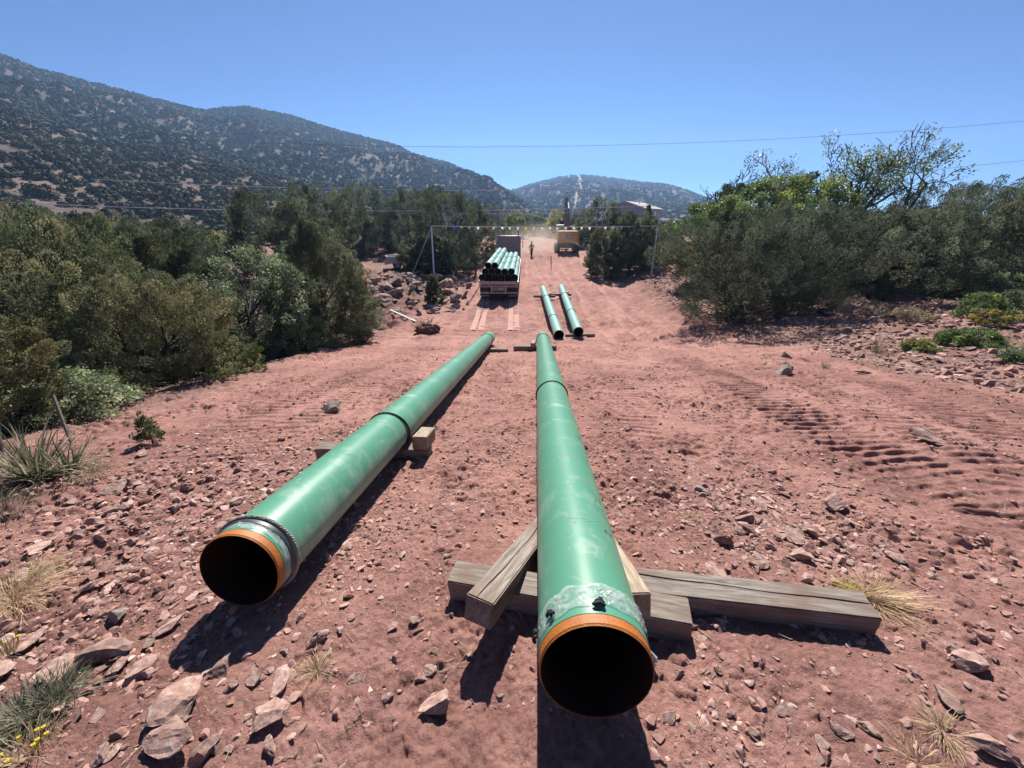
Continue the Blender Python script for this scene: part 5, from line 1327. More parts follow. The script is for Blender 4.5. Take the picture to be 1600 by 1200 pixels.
def flat_text(body, size, loc, rx, parent, mat, name, ext=.004):
    cu = bpy.data.curves.new('t', 'FONT'); cu.body = body; cu.size = size; cu.align_x = 'CENTER'; cu.align_y = 'CENTER'; cu.extrude = ext; cu.offset = size * .018
    to = bpy.data.objects.new('t', cu); COL.objects.link(to); dg = bpy.context.evaluated_depsgraph_get()
    me = bpy.data.meshes.new_from_object(to.evaluated_get(dg)); bpy.data.objects.remove(to)
    me.materials.clear(); me.materials.append(mat); me.name = name
    o = obj(name, me, parent); o.location = loc; o.rotation_euler = rx; return o
mb = MB(); mb.box((0.05, -3.252, 2.0), (.95, .012, .52), bevel=.004); mb.build('decal_panel', DEC, cw)
flat_text('CAT', .46, (.05, -3.264, 2.0), (R(90), 0, 0), cw, LET, 'lettering')
mb = MB(); mb.box((1.35, -2.6, 1.5), (.12, .3, .25), bevel=.03); mb.build('side_step', WHITEP, exc)

# ------------------------------------------------------------------ people
SKIN = simple('skin', (.42, .24, .17), .6, var=.05); HIVIS = simple('hi_vis_yellow', (.85, .95, .12), .6, var=.1); NAVY = simple('dark_trousers', (.05, .055, .075), .85); HAT = simple('hard_hat_white', (.78, .78, .76), .35, var=.03); BOOT = simple('boots', (.06, .04, .03), .8); HAIR = simple('hair', (.03, .02, .015), .8); TAPE = simple('reflective_tape', (.7, .7, .68), .4)
def skin_mesh(name, pts, edges, rad, mat, parent, sub=2, root=0):
    me = bpy.data.meshes.new(name); me.from_pydata(pts, edges, []); me.materials.append(mat)
    o = obj(name, me, parent)
    sk = o.modifiers.new('skin', 'SKIN'); sk.use_smooth_shade = True
    if not me.skin_vertices:
        bm = bmesh.new(); bm.from_mesh(me); bm.verts.layers.skin.verify(); bm.to_mesh(me); bm.free()
    for i, r in enumerate(rad):
        r = r if isinstance(r, tuple) else (r, r); me.skin_vertices[0].data[i].radius = r
        me.skin_vertices[0].data[i].use_root = (i == root)
    sb = o.modifiers.new('sub', 'SUBSURF'); sb.levels = sub; sb.render_levels = sub
    return o
def person(loc, rz, label, arm_l=.12, arm_r=.12, bend=(.25, .25), stride=.12):
    p = empty('person', loc, rz); tag(p, label, 'person', None)
    P = [(0, 0, .98), (0, 0, 1.18), (0, .01, 1.40), (0, .02, 1.50), (0, .03, 1.58), (0, .035, 1.68), (0, .03, 1.76)]
    Rr = [(.15, .11), (.14, .1), (.17, .11), .055, .07, (.075, .092), .06]
    E = [(i, i + 1) for i in range(6)]
    for s, ab, bd in ((-1, arm_l, bend[0]), (1, arm_r, bend[1])):
        b0 = len(P); P += [(s * .19, 0, 1.42), (s * (.22 + ab), -.02, 1.16), (s * (.22 + ab * .8), bd, .94), (s * (.22 + ab * .7), bd + .05, .86)]; Rr += [.062, .045, .032, (.02, .036)]
        E += [(2, b0), (b0, b0 + 1), (b0 + 1, b0 + 2), (b0 + 2, b0 + 3)]
        hx, hy, hz = P[-1]
        for f in range(4):
            c0 = len(P); ln = (.075, .085, .08, .06)[f]; oy = (f - 1.5) * .018
            P += [(hx, hy + oy, hz - .045), (hx - s * .01, hy + oy + .004, hz - .045 - ln * .5), (hx - s * .03, hy + oy + .006, hz - .045 - ln * .9)]; Rr += [.010, .009, .007]
            E += [(b0 + 3, c0), (c0, c0 + 1), (c0 + 1, c0 + 2)]
        c0 = len(P); P += [(hx - s * .02, hy + .04, hz - .01), (hx - s * .03, hy + .055, hz - .05)]; Rr += [.011, .008]; E += [(b0 + 3, c0), (c0, c0 + 1)]
    for s in (-1, 1):
        b0 = len(P); P += [(s * .1, 0, .92), (s * .11, s * stride * .5, .5), (s * .11, s * stride - .03, .09), (s * .12, s * stride + .13, .04)]; Rr += [.09, .06, .042, .035]
        E += [(0, b0), (b0, b0 + 1), (b0 + 1, b0 + 2), (b0 + 2, b0 + 3)]
    body = skin_mesh('body', P, E, Rr, SKIN, p)
    mb = MB(); mb.tube([(0, .105, 1.68), (0, .135, 1.655), (0, .11, 1.64)], [.008, .014, .01], 6); mb.build('nose', SKIN, body, True)
    for s in (-1, 1):
        mb = MB(); mb.lathe([(0, 1.68), (.012, 1.672), (.012, 1.66), (0, 1.652)], 8, 'Z', (s * .033, .112, .015)); mb.build('eye', HAIR, body, True)
        mb = MB(); mb.tube([(s * .082, .02, 1.70), (s * .095, .01, 1.67), (s * .082, .02, 1.64)], [.008, .014, .008], 6); mb.build('ear', SKIN, body, True)
    mb = MB(); mb.tube([(-.025, .112, 1.605), (0, .118, 1.603), (.025, .112, 1.605)], .006, 5); mb.build('mouth', simple('lips', (.3, .12, .1), .5) if 'lips' not in MATS else MATS['lips'], body, True)
    mb = MB(); mb.lathe([(.088, 1.62), (.098, 1.68), (.09, 1.75)], 14, 'Z', (0, .02, 0)); hr = mb.build('hair', HAIR, p, True)
    hr.scale = (.9, .82, 1); hr.location = (0, -.012, 0)
    skin_mesh('trousers', [(0, 0, 1.02), (0, 0, .95), (-.1, 0, .90), (-.11, -stride * .5, .5), (-.11, -stride - .03, .13), (.1, 0, .90), (.11, stride * .5, .5), (.11, stride - .03, .13)], [(0, 1), (1, 2), (2, 3), (3, 4), (1, 5), (5, 6), (6, 7)], [(.17, .13), (.17, .13), .105, .08, .066, .105, .08, .066], NAVY, p)
    for s in (-1, 1): skin_mesh('boot', [(s * .11, s * stride - .04, .16), (s * .11, s * stride - .03, .06), (s * .12, s * stride + .16, .045)], [(0, 1), (1, 2)], [.062, .058, .045], BOOT, p)
    vest = skin_mesh('vest', [(0, 0, .95), (0, 0, 1.15), (0, .01, 1.38), (0, .01, 1.46), (-.15, .0, 1.42), (.15, .0, 1.42)], [(0, 1), (1, 2), (2, 3), (2, 4), (2, 5)], [(.18, .14), (.175, .135), (.19, .14), (.1, .09), .085, .085], HIVIS, p)
    for z in (1.08, 1.26):
        mb = MB(); mb.lathe([(.205, z - .025), (.207, z + .025)], 20); o = mb.build('reflective_stripe', TAPE, vest, True); o.scale = (.93, .73, 1)
    for s, ab, bd in ((-1, arm_l, bend[0]), (1, arm_r, bend[1])): skin_mesh('sleeve', [(s * .19, 0, 1.42), (s * (.22 + ab), -.02, 1.16), (s * (.22 + ab * .8), bd * .9, .97)], [(0, 1), (1, 2)], [.082, .062, .048], HIVIS, p)
    mb = MB(); mb.lathe([(0, 1.86), (.05, 1.852), (.09, 1.82), (.112, 1.77), (.118, 1.735), (.15, 1.73), (.15, 1.722), (.1, 1.724)], 20, 'Z', (0, .03, 0)); mb.build('hard_hat', HAT, p, True)
    return p
p0 = at(830.5, 393, 47.5); person((p0[0], p0[1], gz1(p0[0], p0[1])), R(25), 'worker in yellow vest and white hard hat standing on the road left of the excavator', .1, .14, (.1, .22))
p1 = at(764.5, 412, 41.5); p1g = gz1(p1[0], p1[1]); person((p1[0], p1[1], p1g), R(-60), 'worker in bright vest and white hard hat standing left of the loaded truck', .1, .1, (.3, .3))

# ------------------------------------------------------------------ warning line over the road
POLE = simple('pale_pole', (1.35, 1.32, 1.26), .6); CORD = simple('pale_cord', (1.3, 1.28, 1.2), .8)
tl = at(674, 353, 32.5); bl = at(679, 441, 32.5); tr_ = at(1028, 353, 33.0); br = at(1017, 434, 33.0)
def post(t, b_, guys, lab):
    zb_ = gz1(b_[0], b_[1]); root = empty('warning_post', (b_[0], b_[1], zb_)); tag(root, lab, 'post')
    o_ = Vector((b_[0], b_[1], zb_)); L_ = lambda v: Vector(v) - o_
    mb = MB(); mb.tube([Vector((0, 0, -.2)), L_(t).lerp(Vector((0, 0, 0)), .5), L_(t)], .065, 10); mb.build('pole', POLE, root, True)
    mb = MB(); mb.lathe([(0, -.06), (.075, -.06), (.075, .06), (0, .06)], 12, 'Z', tuple(L_(t))); mb.build('pole_cap', simple('blue_tape', (.06, .25, .6), .5) if 'blue_tape' not in MATS else MATS['blue_tape'], root, True)
    for g in guys:
        gq = Vector((g[0], g[1], gz1(g[0], g[1]))) - o_
        mb = MB(); mb.tube([L_(t) - Vector((0, 0, .08)), L_(t).lerp(gq, .5) - Vector((0, 0, .06)), gq], .018, 5); mb.build('guy_rope', CORD, root)
        mb = MB(); mb.tube([gq + Vector((0, 0, -.15)), gq + Vector((-.04, 0, .3))], .03, 6); mb.build('guy_peg', DEADW, root)
    return root
gl1 = on_ground(643, 440); gl2 = on_ground(650, 447)
post(tl, bl, [(tl[0] - 1.9, tl[1] - .6), (tl[0] - 1.5, tl[1] - 2.2)], 'left pole of the warning line, guyed by two ropes')
post(tr_, br, [(tr_[0] + .9, tr_[1] - 1.0), (tr_[0] + 1.3, tr_[1] + .6)], 'right pole of the warning line, leaning beside the large shrub')
line = empty('warning_line', tuple((tl + tr_) / 2)); tag(line, 'rope of coloured pennants strung high across the road', 'pennant line')
o_ = Vector((tl + tr_) / 2); a_, c_ = Vector(tl) - o_, Vector(tr_) - o_
sag = lambda t: a_.lerp(c_, t) - Vector((0, 0, .16 * 4 * t * (1 - t) * .5))
mb = MB(); mb.tube([sag(t) for t in np.linspace(0, 1, 40)], .034, 6); mb.build('rope', CORD, line)
def thin_plastic(name, c):
    m = simple(name, tuple(v / KA for v in c), .5, var=.05); nt = m.node_tree; b = nt.nodes['Principled BSDF']
    tl = N(nt, 'ShaderNodeBsdfTranslucent'); tl.inputs['Color'].default_value = (*c, 1); ms = N(nt, 'ShaderNodeMixShader'); ms.inputs['Fac'].default_value = .6
    nt.links.new(b.outputs[0], ms.inputs[1]); nt.links.new(tl.outputs[0], ms.inputs[2]); nt.links.new(ms.outputs[0], nt.nodes['Material Output'].inputs['Surface']); return m
cl = {'w': thin_plastic('white_pennant', (.82, .82, .80)), 'r': thin_plastic('red_pennant', (.6, .03, .04)), 'b': thin_plastic('blue_pennant', (.05, .2, .65)), 'y': thin_plastic('yellow_pennant', (.8, .7, .3))}
for k, ch in enumerate('rybwwwrwwwwyywwwwwwwrwwwywrw'):
    t = (k + .75) / 28.4; q = sag(t); rs_ = random.Random(k)
    w_, h_, sw = .28, .25 * rs_.uniform(.75, 1.1), rs_.uniform(-.07, .07)
    V = []
    for yy in (-.003, .003): V += [(q.x - w_ / 2, q.y + yy, q.z), (q.x + w_ / 2, q.y + yy, q.z), (q.x + w_ * .12 + sw, q.y + yy + sw * 1.2, q.z - h_), (q.x - w_ * .12 + sw, q.y + yy + sw * 1.2, q.z - h_)]
    mb = MB(); mb.add(V, [(0, 1, 2, 3), (7, 6, 5, 4), (0, 4, 5, 1), (1, 5, 6, 2), (2, 6, 7, 3), (3, 7, 4, 0)]); mb.build('pennant', cl[ch], line)

# ------------------------------------------------------------------ overhead wires
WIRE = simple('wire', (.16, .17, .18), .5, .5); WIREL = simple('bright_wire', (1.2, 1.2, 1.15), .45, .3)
def wire(pts, Y, r, mat, lab, x0, x1):
    pf = np.polyfit([p[0] for p in pts], [p[1] for p in pts], 2 if len(pts) > 2 else 1)
    W = []
    for px in np.linspace(x0, x1, 60):
        py = np.polyval(pf, px); d = ray(px, py); W.append(d * Y / d[1])
    mb = MB(); mb.tube(W, r, 5); o = mb.build('overhead_wire', mat); tag(o, lab, 'wire', 'overhead wires'); return o
wire([(395, 223), (640, 228.5), (870, 229), (1100, 222), (1600, 189)], 62, .018, WIRE, 'high thin wire crossing the open sky', -400, 2100)
wire([(1420, 269), (1600, 251)], 70, .022, WIRE, 'short faint wire in the sky above the right hand trees', 1380, 2100)
wire([(0, 316), (300, 325.5), (720, 329), (960, 325), (1090, 318)], 44, .03, WIREL, 'bright wire passing low in front of the far hill and the house gable', -300, 1075)
wire([(420, 292), (800, 297), (900, 296)], 66, .034, WIREL, 'upper wire in front of the far hill, above the bright low one', 150, 1000)
wire([(560, 332), (760, 334), (850, 333)], 58, .028, WIREL, 'faint wire just above the pennant line', 430, 900)

# ------------------------------------------------------------------ house beyond the trees
SID = simple('grey_siding', (.62, .63, .66), .8, var=.06); ROOFM = simple('grey_shingles', (.55, .52, .50), .9, var=.2, scale=20)
hx = at(992, 332, 76); hz = float(gz0(hx[0], hx[1])); hd = empty('house', (hx[0], hx[1], hz), R(-32)); tag(hd, 'grey house with a low gabled roof beyond the right hand trees', 'house')
ew = 1.30 - hz; ap = 2.42 - hz; hw, hl = 3.5, 6.5
mb = MB(); mb.prism([(-hw, 0), (hw, 0), (hw, ew), (0, ap - .1), (-hw, ew)], 'Y', -hl, hl); mb.build('wall', SID, hd)
sl_ = (ap - ew) / hw; oh = .45
mb = MB(); mb.prism([(-hw - oh, ew - sl_ * oh), (0, ap), (hw + oh, ew - sl_ * oh), (hw + oh, ew - sl_ * oh + .16), (0, ap + .16), (-hw - oh, ew - sl_ * oh + .16)], 'Y', -hl - .5, hl + .5); rf = mb.build('roof', ROOFM, hd)
mb = MB(); mb.tube([(1.2, -2, ap - .4), (1.2, -2, ap + .35)], .07, 8); mb.build('vent_pipe', ALU, rf); mb = MB(); mb.tube([(1.6, 2, ap - .4), (1.6, 2, ap + .3)], .07, 8); mb.build('vent_pipe', ALU, rf)
mb = MB(); mb.prism([(-hw - oh, ew - sl_ * oh - .1), (0, ap - .1), (hw + oh, ew - sl_ * oh - .1), (hw + oh, ew - sl_ * oh + .1), (0, ap + .1), (-hw - oh, ew - sl_ * oh + .1)], 'Y', -hl - .56, -hl - .505); mb.build('barge_board', WHITEP, rf)
for (c_, s_, ax) in (((-2.0, -hl - .02, ew - .95), (1.3, 1.1), 'y'), ((1.0, -hl - .02, ew - .95), (1.3, 1.1), 'y'), ((hw + .02, -3.5, ew - .9), (1.1, 1.2), 'x'), ((hw + .02, 1.5, ew - .9), (1.1, 1.2), 'x')):
    mb = MB(); sz_ = (s_[0], .06, s_[1]) if ax == 'y' else (.06, s_[0], s_[1]); mb.box(c_, sz_, bevel=.01); fr = mb.build('window', WHITEP, hd)
    c2 = (c_[0], c_[1] - .025, c_[2]) if ax == 'y' else (c_[0] + .025, c_[1], c_[2]); s2 = (s_[0] - .2, .03, s_[1] - .2) if ax == 'y' else (.03, s_[0] - .2, s_[1] - .2)
    mb = MB(); mb.box(c2, s2); mb.build('pane', GLASS, fr)

# ------------------------------------------------------------------ white pickup behind the round juniper
pk = on_ground(612, 431); pz = at(606, 426, 36.0)
px_, py_ = pz[0], pz[1]; pr_ = empty('pickup_truck', (px_, py_, float(gz0(px_, py_))), R(-72)); tag(pr_, 'white pickup parked behind the round juniper, rear corner and red tail lamp showing', 'pickup truck')
# local: rear at y=0 looking back, forward +Y
mb = MB()
for sx in (-1, 1): mb.box((sx * .9, 1.0, .85), (.12, 2.0, .62), bevel=.03)
mb.box((0, .04, .85), (1.78, .08, .6), bevel=.03); mb.box((0, 1.96, .85), (1.68, .08, .6), bevel=.02); mb.box((0, 1.0, .58), (1.68, 1.84, .06)); mb.build('bed', WHITEP, pr_, True)
mb = MB(); mb.prism([(2.0, .5), (5.2, .5), (5.25, 1.0), (4.0, 1.12), (3.5, 1.75), (2.2, 1.78), (2.05, 1.15)], 'X', -.9, .9); cb2 = mb.build('cab', WHITEP, pr_); bv = cb2.modifiers.new('bevel', 'BEVEL'); bv.width = .06; bv.segments = 2
for sx in (-1, 1):
    mb = MB(); mb.prism([(2.3, 1.18), (3.75, 1.18), (3.4, 1.66), (2.35, 1.66)], 'X', sx * .9 - .005, sx * .9 + .01 * sx + .005); mb.build('side_window', GLASS, cb2)
    mb = MB(); mb.box((sx * .87, -.01, .92), (.15, .05, .34), bevel=.02); l_ = mb.build('tail_lamp', REDL, pr_); mb = MB(); mb.box((sx * .87, -.038, .9), (.12, .012, .08), bevel=.004); mb.build('reverse_lamp', WHT, l_)
    for y in (.9, 4.3): wheel(pr_, sx * .8, y, .38, .24)
mb = MB(); mb.box((0, 2.04, 1.5), (1.4, .03, .4)); mb.build('rear_window', GLASS, cb2)
mb = MB(); mb.box((0, -.06, .5), (1.7, .12, .16), bevel=.03); mb.build('bumper', ALU, pr_)

# ------------------------------------------------------------------ small things
def stake(p0, p1, w_, t_, mat, lab, cat, name):
    p0, p1 = Vector(p0), Vector(p1); ax = (p1 - p0).normalized(); L = (p1 - p0).length
    up = Vector((0, 1, 0)); s_ = ax.cross(up).normalized(); up = s_.cross(ax)
    M = Matrix((s_, up, ax)).transposed()
    mb = MB(); mb.box((0, 0, L / 2 + .03), (w_, t_, L - .06), bevel=.002); mb.add([(-w_ / 2, -t_ / 2, .06), (w_ / 2, -t_ / 2, .06), (w_ / 2, t_ / 2, .06), (-w_ / 2, t_ / 2, .06), (0, 0, -.1)], [(0, 1, 4), (1, 2, 4), (2, 3, 4), (3, 0, 4)])
    o = mb.build(name, mat); o.matrix_world = Matrix.Translation(p0) @ M.to_4x4(); tag(o, lab, cat); return o
s0 = on_ground(110, 690); sdp = s0[1] * CP - s0[2] * SP; s1 = at(83, 618, sdp * 1.02)
stake(s0, s1, .035, .018, DEADW, 'weathered wooden lath leaning beside the yucca', 'stake', 'survey_stake')
s0 = on_ground(10, 735); sdp = s0[1] * CP - s0[2] * SP; s1 = at(-6, 655, sdp)
st_ = stake(s0, s1, .03, .015, DEADW, 'lath with red ribbon cut by the left edge above the yucca', 'stake', 'survey_stake')
mb = MB(); L_ = (Vector(s1) - Vector(s0)).length
mb.prism([(-.02, L_ * .5), (.024, L_ * .45), (.035, L_ * .8), (.02, L_ * .98), (-.02, L_ * .98)], 'Y', -.02, -.010); mb.build('red_ribbon', cl['r'], st_)
s0 = on_ground(861, 421); sdp = s0[1] * CP - s0[2] * SP; stake(s0, at(861, 400, sdp), .09, .05, simple('orange_stake_paint', (.55, .22, .04), .6), 'thin orange stake standing in the middle of the road', 'stake', 'survey_stake')
s0 = on_ground(731, 476); sdp = s0[1] * CP - s0[2] * SP; s1 = at(755, 438, sdp)
ms_ = stake(s0, s1, .06, .04, WHITEP, 'white and orange marker pole leaning at the left rear of the truck', 'marker', 'marker_pole')
mb = MB(); L_ = (Vector(s1) - Vector(s0)).length
for k in (.35, .55): mb.box((0, -.0, L_ * k), (.075, .06, L_ * .09), bevel=.004)
mb.build('orange_band', simple('orange_tape', (.75, .16, .06), .5), ms_)
b0_ = on_ground(610, 490); b1_ = on_ground(650, 503)
timber(Vector(b0_) + Vector((0, 0, .28)), Vector(b1_) + Vector((0, 0, .07)), .12, .04, 'pale board lying across the ditch on the left', mat=simple('pale_board', (.66, .64, .6), .7), seed=31, name='board')
# white sheet on the far side of the round juniper
w0 = on_ground(701, 421); mb = MB(); rs_ = np.random.RandomState(2); V0, F0 = ico(3)
V = V0 * (1 + .22 * vnoise(V0[:, 0] * 2 + V0[:, 2], V0[:, 1] * 2, .6, 3))[:, None] * [.2, .16, .5]; mb.add(V + [0, 0, .45], F0); o = mb.build('plastic_sack', simple('white_plastic', (.6, .62, .66), .4), None, True); o.location = w0; tag(o, 'upright white plastic sack at the right edge of the round juniper', 'sack')
# black bag on a flat stone
w0 = on_ground(1286, 493); put_rock(w0[0], w0[1], .8, 'flat slab under the black bag on the stony ground', None, me=SLABS[1], tilt=.02, sink=0, rz=.3)
V = V0 * (1 + .35 * vnoise(V0[:, 0] * 3 + V0[:, 2] * 2, V0[:, 1] * 3, .5, 8))[:, None] * [.3, .22, .13]; mb = MB(); mb.add(V, F0); o = mb.build('black_bag', simple('black_plastic', (.012, .013, .016), .35), None, True); o.location = (w0[0], w0[1], gz1(w0[0], w0[1]) + .17); tag(o, 'crumpled black bag lying on a flat slab at the right', 'bag')
# root wad torn out at the ditch
w0 = on_ground(668, 520); mb = MB(); rs_ = np.random.RandomState(6); 
V = V0 * (1 + .4 * vnoise(V0[:, 0] * 3 + V0[:, 2] * 2, V0[:, 1] * 3, .5, 18))[:, None] * [.55, .4, .28]; mb.add(V + [0, 0, .1], F0)
rw = mb.build('root_clod', simple('clod_soil', (.24, .125, .10), .95, var=.5, scale=10, bump=.8, bscale=30), None, True)
rr_ = empty('root_wad', w0); tag(rr_, 'torn up root clump with dark twigs beside the ditch', 'root clump'); rw.parent = rr_
mb = MB()
for k in range(46):
    d = Vector(rs_.normal(0, 1, 3)); d.z = abs(d.z) * .8; d.normalize(); q = d * .25; pts = [q.copy()]
    for j in range(4): d = (d + Vector(rs_.normal(0, .35, 3))).normalized(); q = q + d * .16; pts.append(q.copy())
    mb.tube(pts, [.016, .012, .009, .006, .003], 4, cap=False)
mb.build('roots', BARK, rr_)

# ------------------------------------------------------------------ yucca, grass tufts, dead shrubs
def blades(n, L, wd, spread, rs, pal, droop=.5, nseg=5, rad=.04, twist=0.0):
    Vs, Qs, Cs = [], [], []; off = 0; pal = np.array(pal)
    for k in range(n):
        a = rs.uniform(0, 2 * math.pi); el = math.pi / 2 - spread * rs.uniform(0, 1) ** .7; l = L * rs.uniform(.55, 1.1)
        d = np.array([math.cos(a) * math.cos(el), math.sin(a) * math.cos(el), math.sin(el)]); p = np.array([math.cos(a), math.sin(a), 0]) * rad * rs.uniform(0, 1)
        s_ = np.cross(d, [0, 0, 1]); s_ /= np.linalg.norm(s_) + 1e-9; c = pal[rs.randint(len(pal))] * rs.uniform(.75, 1.25)
        for j in range(nseg + 1):
            t = j / nseg; w_ = wd * (1 - t) ** .6 * (.6 + .4 * min(1, t * 4)) * .5 + .0004
            Vs += [p - s_ * w_, p + s_ * w_]; Cs += [c * (.85 + .3 * t)] * 2
            if j < nseg: Qs.append((off + 2 * j, off + 2 * j + 1, off + 2 * j + 3, off + 2 * j + 2))
            d = d + np.array([0, 0, -droop / nseg * (1 + t)]) + rs.normal(0, .10, 3); d /= np.linalg.norm(d); p = p + d * l / nseg
        off += 2 * (nseg + 1)
    return np.array(Vs), np.array(Qs), np.array(Cs)
YUC = [(.17, .17, .11), (.24, .23, .15), (.12, .13, .085), (.40, .35, .25)]
w0 = on_ground(58, 752); rs_ = np.random.RandomState(1)
V, Q, C_ = blades(190, .60, .019, 1.5, rs_, YUC, .16, 5, .07)
yu = obj('yucca', mesh_np('yucca', V, Q, OAK, col=C_)); yu.location = w0; tag(yu, 'spiky yucca with long narrow leaves at the left edge', 'yucca')
V, Q, C_ = blades(60, .45, .022, 1.7, rs_, [(.38, .31, .2), (.3, .24, .15)], .6, 5, .07); obj('dead_leaves', mesh_np('dead_leaves', V, Q, GRASS, col=C_), yu)
w0 = on_ground(112, 742); V, Q, C_ = blades(70, .40, .02, 1.2, rs_, YUC, .15, 5, .05)
yu = obj('yucca', mesh_np('yucca', V, Q, OAK, col=C_)); yu.location = w0; tag(yu, 'smaller yucca growing against the right side of the big one', 'yucca')
DRY = [(.45, .36, .20), (.55, .45, .27), (.36, .28, .16)]; SAGE = [(.13, .14, .085), (.18, .18, .12), (.23, .21, .15)]; DEAD = [(.16, .12, .095), (.22, .17, .135)]
FLW = simple('yellow_petals', (.75, .56, .03), .6)
def tuft(px, py, L, n, pal, lab, spread=.9, droop=.8, wd=.0022, rad=.05, flowers=0, lean=None, cat='grass tuft', name='grass_tuft', seed=0):
    w0 = on_ground(px, py); rs = np.random.RandomState(int(px) + seed)
    V, Q, C_ = blades(int(n * 1.5), L, wd, spread, rs, pal, droop, 5, rad)
    if lean is not None: V[:, :2] += np.array(lean) * (V[:, 2:3].clip(0) / L) * L; V[:, 2] *= .6
    o = obj(name, mesh_np(name, V, Q, GRASS, col=C_)); o.location = w0; tag(o, lab, cat)
    for k in range(flowers):
        a = rs.uniform(0, 6.28); r = rs.uniform(.02, L * .6); mb = MB(); h = L * rs.uniform(.5, .95); c = (r * math.cos(a), r * math.sin(a), h)
        mb.lathe([(0, .002), (.005, .003), (.008, .0), (0, -.003)], 7, 'Z', c); mb.tube([(c[0] * .3, c[1] * .3, 0), (c[0] * .8, c[1] * .8, h * .6), c], .0015, 4); mb.build('flower', FLW, o)
    return o
tuft(18, 935, .22, 260, DRY, 'pale dry grass clump cut by the left edge', 1.2, .9, rad=.14)
tuft(60, 885, .12, 90, DRY, 'small dry grass tuft above the clump at the left edge', 1.2, .9, rad=.08)
tuft(45, 1125, .12, 420, SAGE, 'grey green low shrub in the lower left corner', 1.25, .5, .004, rad=.13, cat='shrub')
tuft(92, 1095, .12, 200, SAGE, 'smaller grey tuft right of the low shrub in the lower left corner', 1.3, .6, .004, rad=.08)
tuft(48, 1180, .10, 90, DRY, 'yellow flowered weed at the bottom edge in the left corner', .9, .3, rad=.09, flowers=8)
tuft(8, 1022, .11, 40, SAGE, 'yellow flowered weed at the left edge below the dry clump', .9, .3, rad=.05, flowers=6)
tuft(1345, 935, .24, 170, DRY, 'long pale grass bent to the right behind the end of the long timber', .8, .6, .0035, rad=.05, lean=(.75, -.35))
tuft(1322, 922, .10, 60, [(.42, .38, .10), (.5, .42, .12)], 'small yellowish tuft behind the end of the long timber', 1.0, .5, rad=.03)
tuft(1468, 1150, .10, 60, DRY, 'pale grass tuft low at the right below the half buried ledge', 1.0, .7, rad=.06, lean=(-.2, .1))
tuft(1430, 1196, .09, 50, DRY, 'pale grass tuft at the bottom edge right of the pipes', 1.0, .7, rad=.06)
tuft(1078, 815, .08, 90, DRY, 'small straw tuft alone on the dirt right of the nearest pipe', 1.1, .5, rad=.04)
tuft(495, 1046, .10, 50, DRY, 'few dry straws between the two pipe ends', 1.3, .8, rad=.03)
tuft(150, 748, .16, 160, SAGE + DRY, 'dry weedy tuft right of the yuccas', 1.2, .8, rad=.10)
tuft(8, 800, .22, 220, SAGE + DEAD, 'dark dry weed below the big yucca at the left edge', 1.2, .8, rad=.15)
tuft(1370, 552, .55, 60, DEAD, 'dark dead twiggy tuft on the stony ground', .8, .2, .012, rad=.15, cat='shrub')
tuft(1595, 545, .5, 120, DRY, 'dry grass at the right edge beside the green bushes', 1.0, .6, .01, rad=.2)
tuft(1290, 575, .22, 60, SAGE, 'small grey weed on the bank right of the windrow', 1.1, .5, .008, rad=.1)
for px, py, W_, top, lab in ((1335, 497, 78, 462, 'straw coloured dead shrub with bare twigs behind the black bag'), (1420, 503, 42, 480, 'small dry shrub right of the dead shrub on the stony ground'), (1300, 463, 40, 448, 'low dry shrub at the foot of the shaded junipers')):
    w0 = on_ground(px, py)
    tree_px('dry_shrub', px, w0[1], top, W_, lab, seed=90, kind='leaf', shape='vase', pal=[(.26, .22, .12), (.20, .18, .09), (.33, .27, .17)], nc=46, nl=40, ll=.07, lw=.022, plume=.34, r0=.012, stems=7, base=.05, nb=36, cat='shrub', bark=DEADW)
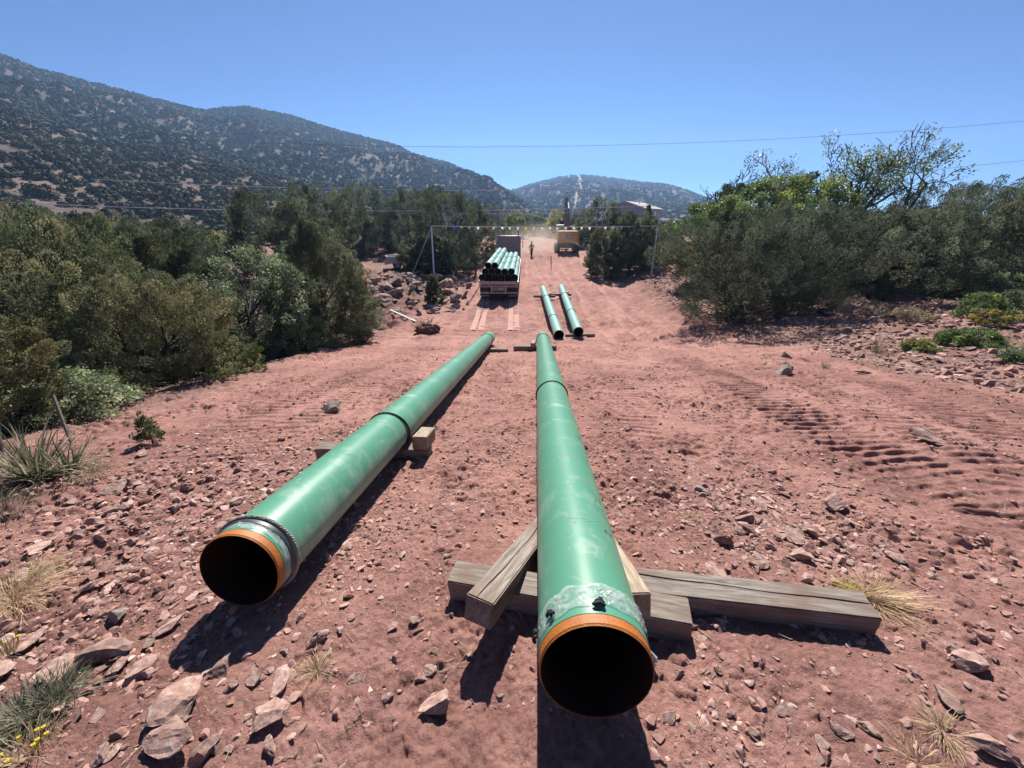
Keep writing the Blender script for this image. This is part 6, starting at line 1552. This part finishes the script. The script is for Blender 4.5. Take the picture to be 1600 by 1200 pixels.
# ------------------------------------------------------------------ air: haze over everything, dust behind the excavator
def vol_mat(name, col, dens, noise=None):
    m = bpy.data.materials.new(name); m.use_nodes = True; nt = m.node_tree; nt.nodes.remove(nt.nodes['Principled BSDF'])
    v = nt.nodes.new('ShaderNodeVolumePrincipled'); v.inputs['Color'].default_value = (*col, 1); v.inputs['Density'].default_value = dens; v.inputs['Anisotropy'].default_value = .35
    nt.links.new(v.outputs[0], nt.nodes['Material Output'].inputs['Volume'])
    return m, nt, v
HM, nt, v = vol_mat('haze_air', (.38, .62, 1.0), .00031)
mb = MB(); mb.box((0, 0, 105), (3010, 3010, 236)); hz_ = mb.build('haze', HM); tag(hz_, 'thin blue haze in the air over the whole valley', 'haze', kind='stuff')
DM, nt, v = vol_mat('dust_air', (.86, .72, .64), .05)
tc = N(nt, 'ShaderNodeTexCoord'); nz = N(nt, 'ShaderNodeTexNoise'); nz.inputs['Scale'].default_value = .28; nz.inputs['Detail'].default_value = 4; nt.links.new(tc.outputs['Object'], nz.inputs['Vector'])
ln = N(nt, 'ShaderNodeVectorMath', operation='LENGTH'); mp = N(nt, 'ShaderNodeMapping'); mp.inputs['Scale'].default_value = (1 / 6.2, 1 / 8.0, 1 / 2.8); nt.links.new(tc.outputs['Object'], mp.inputs['Vector']); nt.links.new(mp.outputs['Vector'], ln.inputs[0])
fall = N(nt, 'ShaderNodeMapRange'); fall.inputs['From Min'].default_value = 1.0; fall.inputs['From Max'].default_value = .15; nt.links.new(ln.outputs['Value'], fall.inputs['Value'])
cn = N(nt, 'ShaderNodeMapRange'); cn.inputs['From Min'].default_value = .38; cn.inputs['From Max'].default_value = .68; cn.inputs['To Max'].default_value = .17; nt.links.new(nz.outputs['Fac'], cn.inputs['Value'])
mu = N(nt, 'ShaderNodeMath', operation='MULTIPLY'); nt.links.new(fall.outputs['Result'], mu.inputs[0]); nt.links.new(cn.outputs['Result'], mu.inputs[1]); nt.links.new(mu.outputs[0], v.inputs['Density'])
q = at(838, 386, 51); V0, F0 = ico(3); mb = MB(); mb.add(V0 * [6.2, 8.0, 2.8], F0); dc = mb.build('dust_cloud', DM); dc.location = (q[0] - .3, q[1], float(gz0(q[0], q[1])) + 1.2); tag(dc, 'pale dust hanging over the road beside the excavator', 'dust', kind='stuff')
scene.cycles.volume_step_rate = 4.0; scene.cycles.volume_max_steps = 64
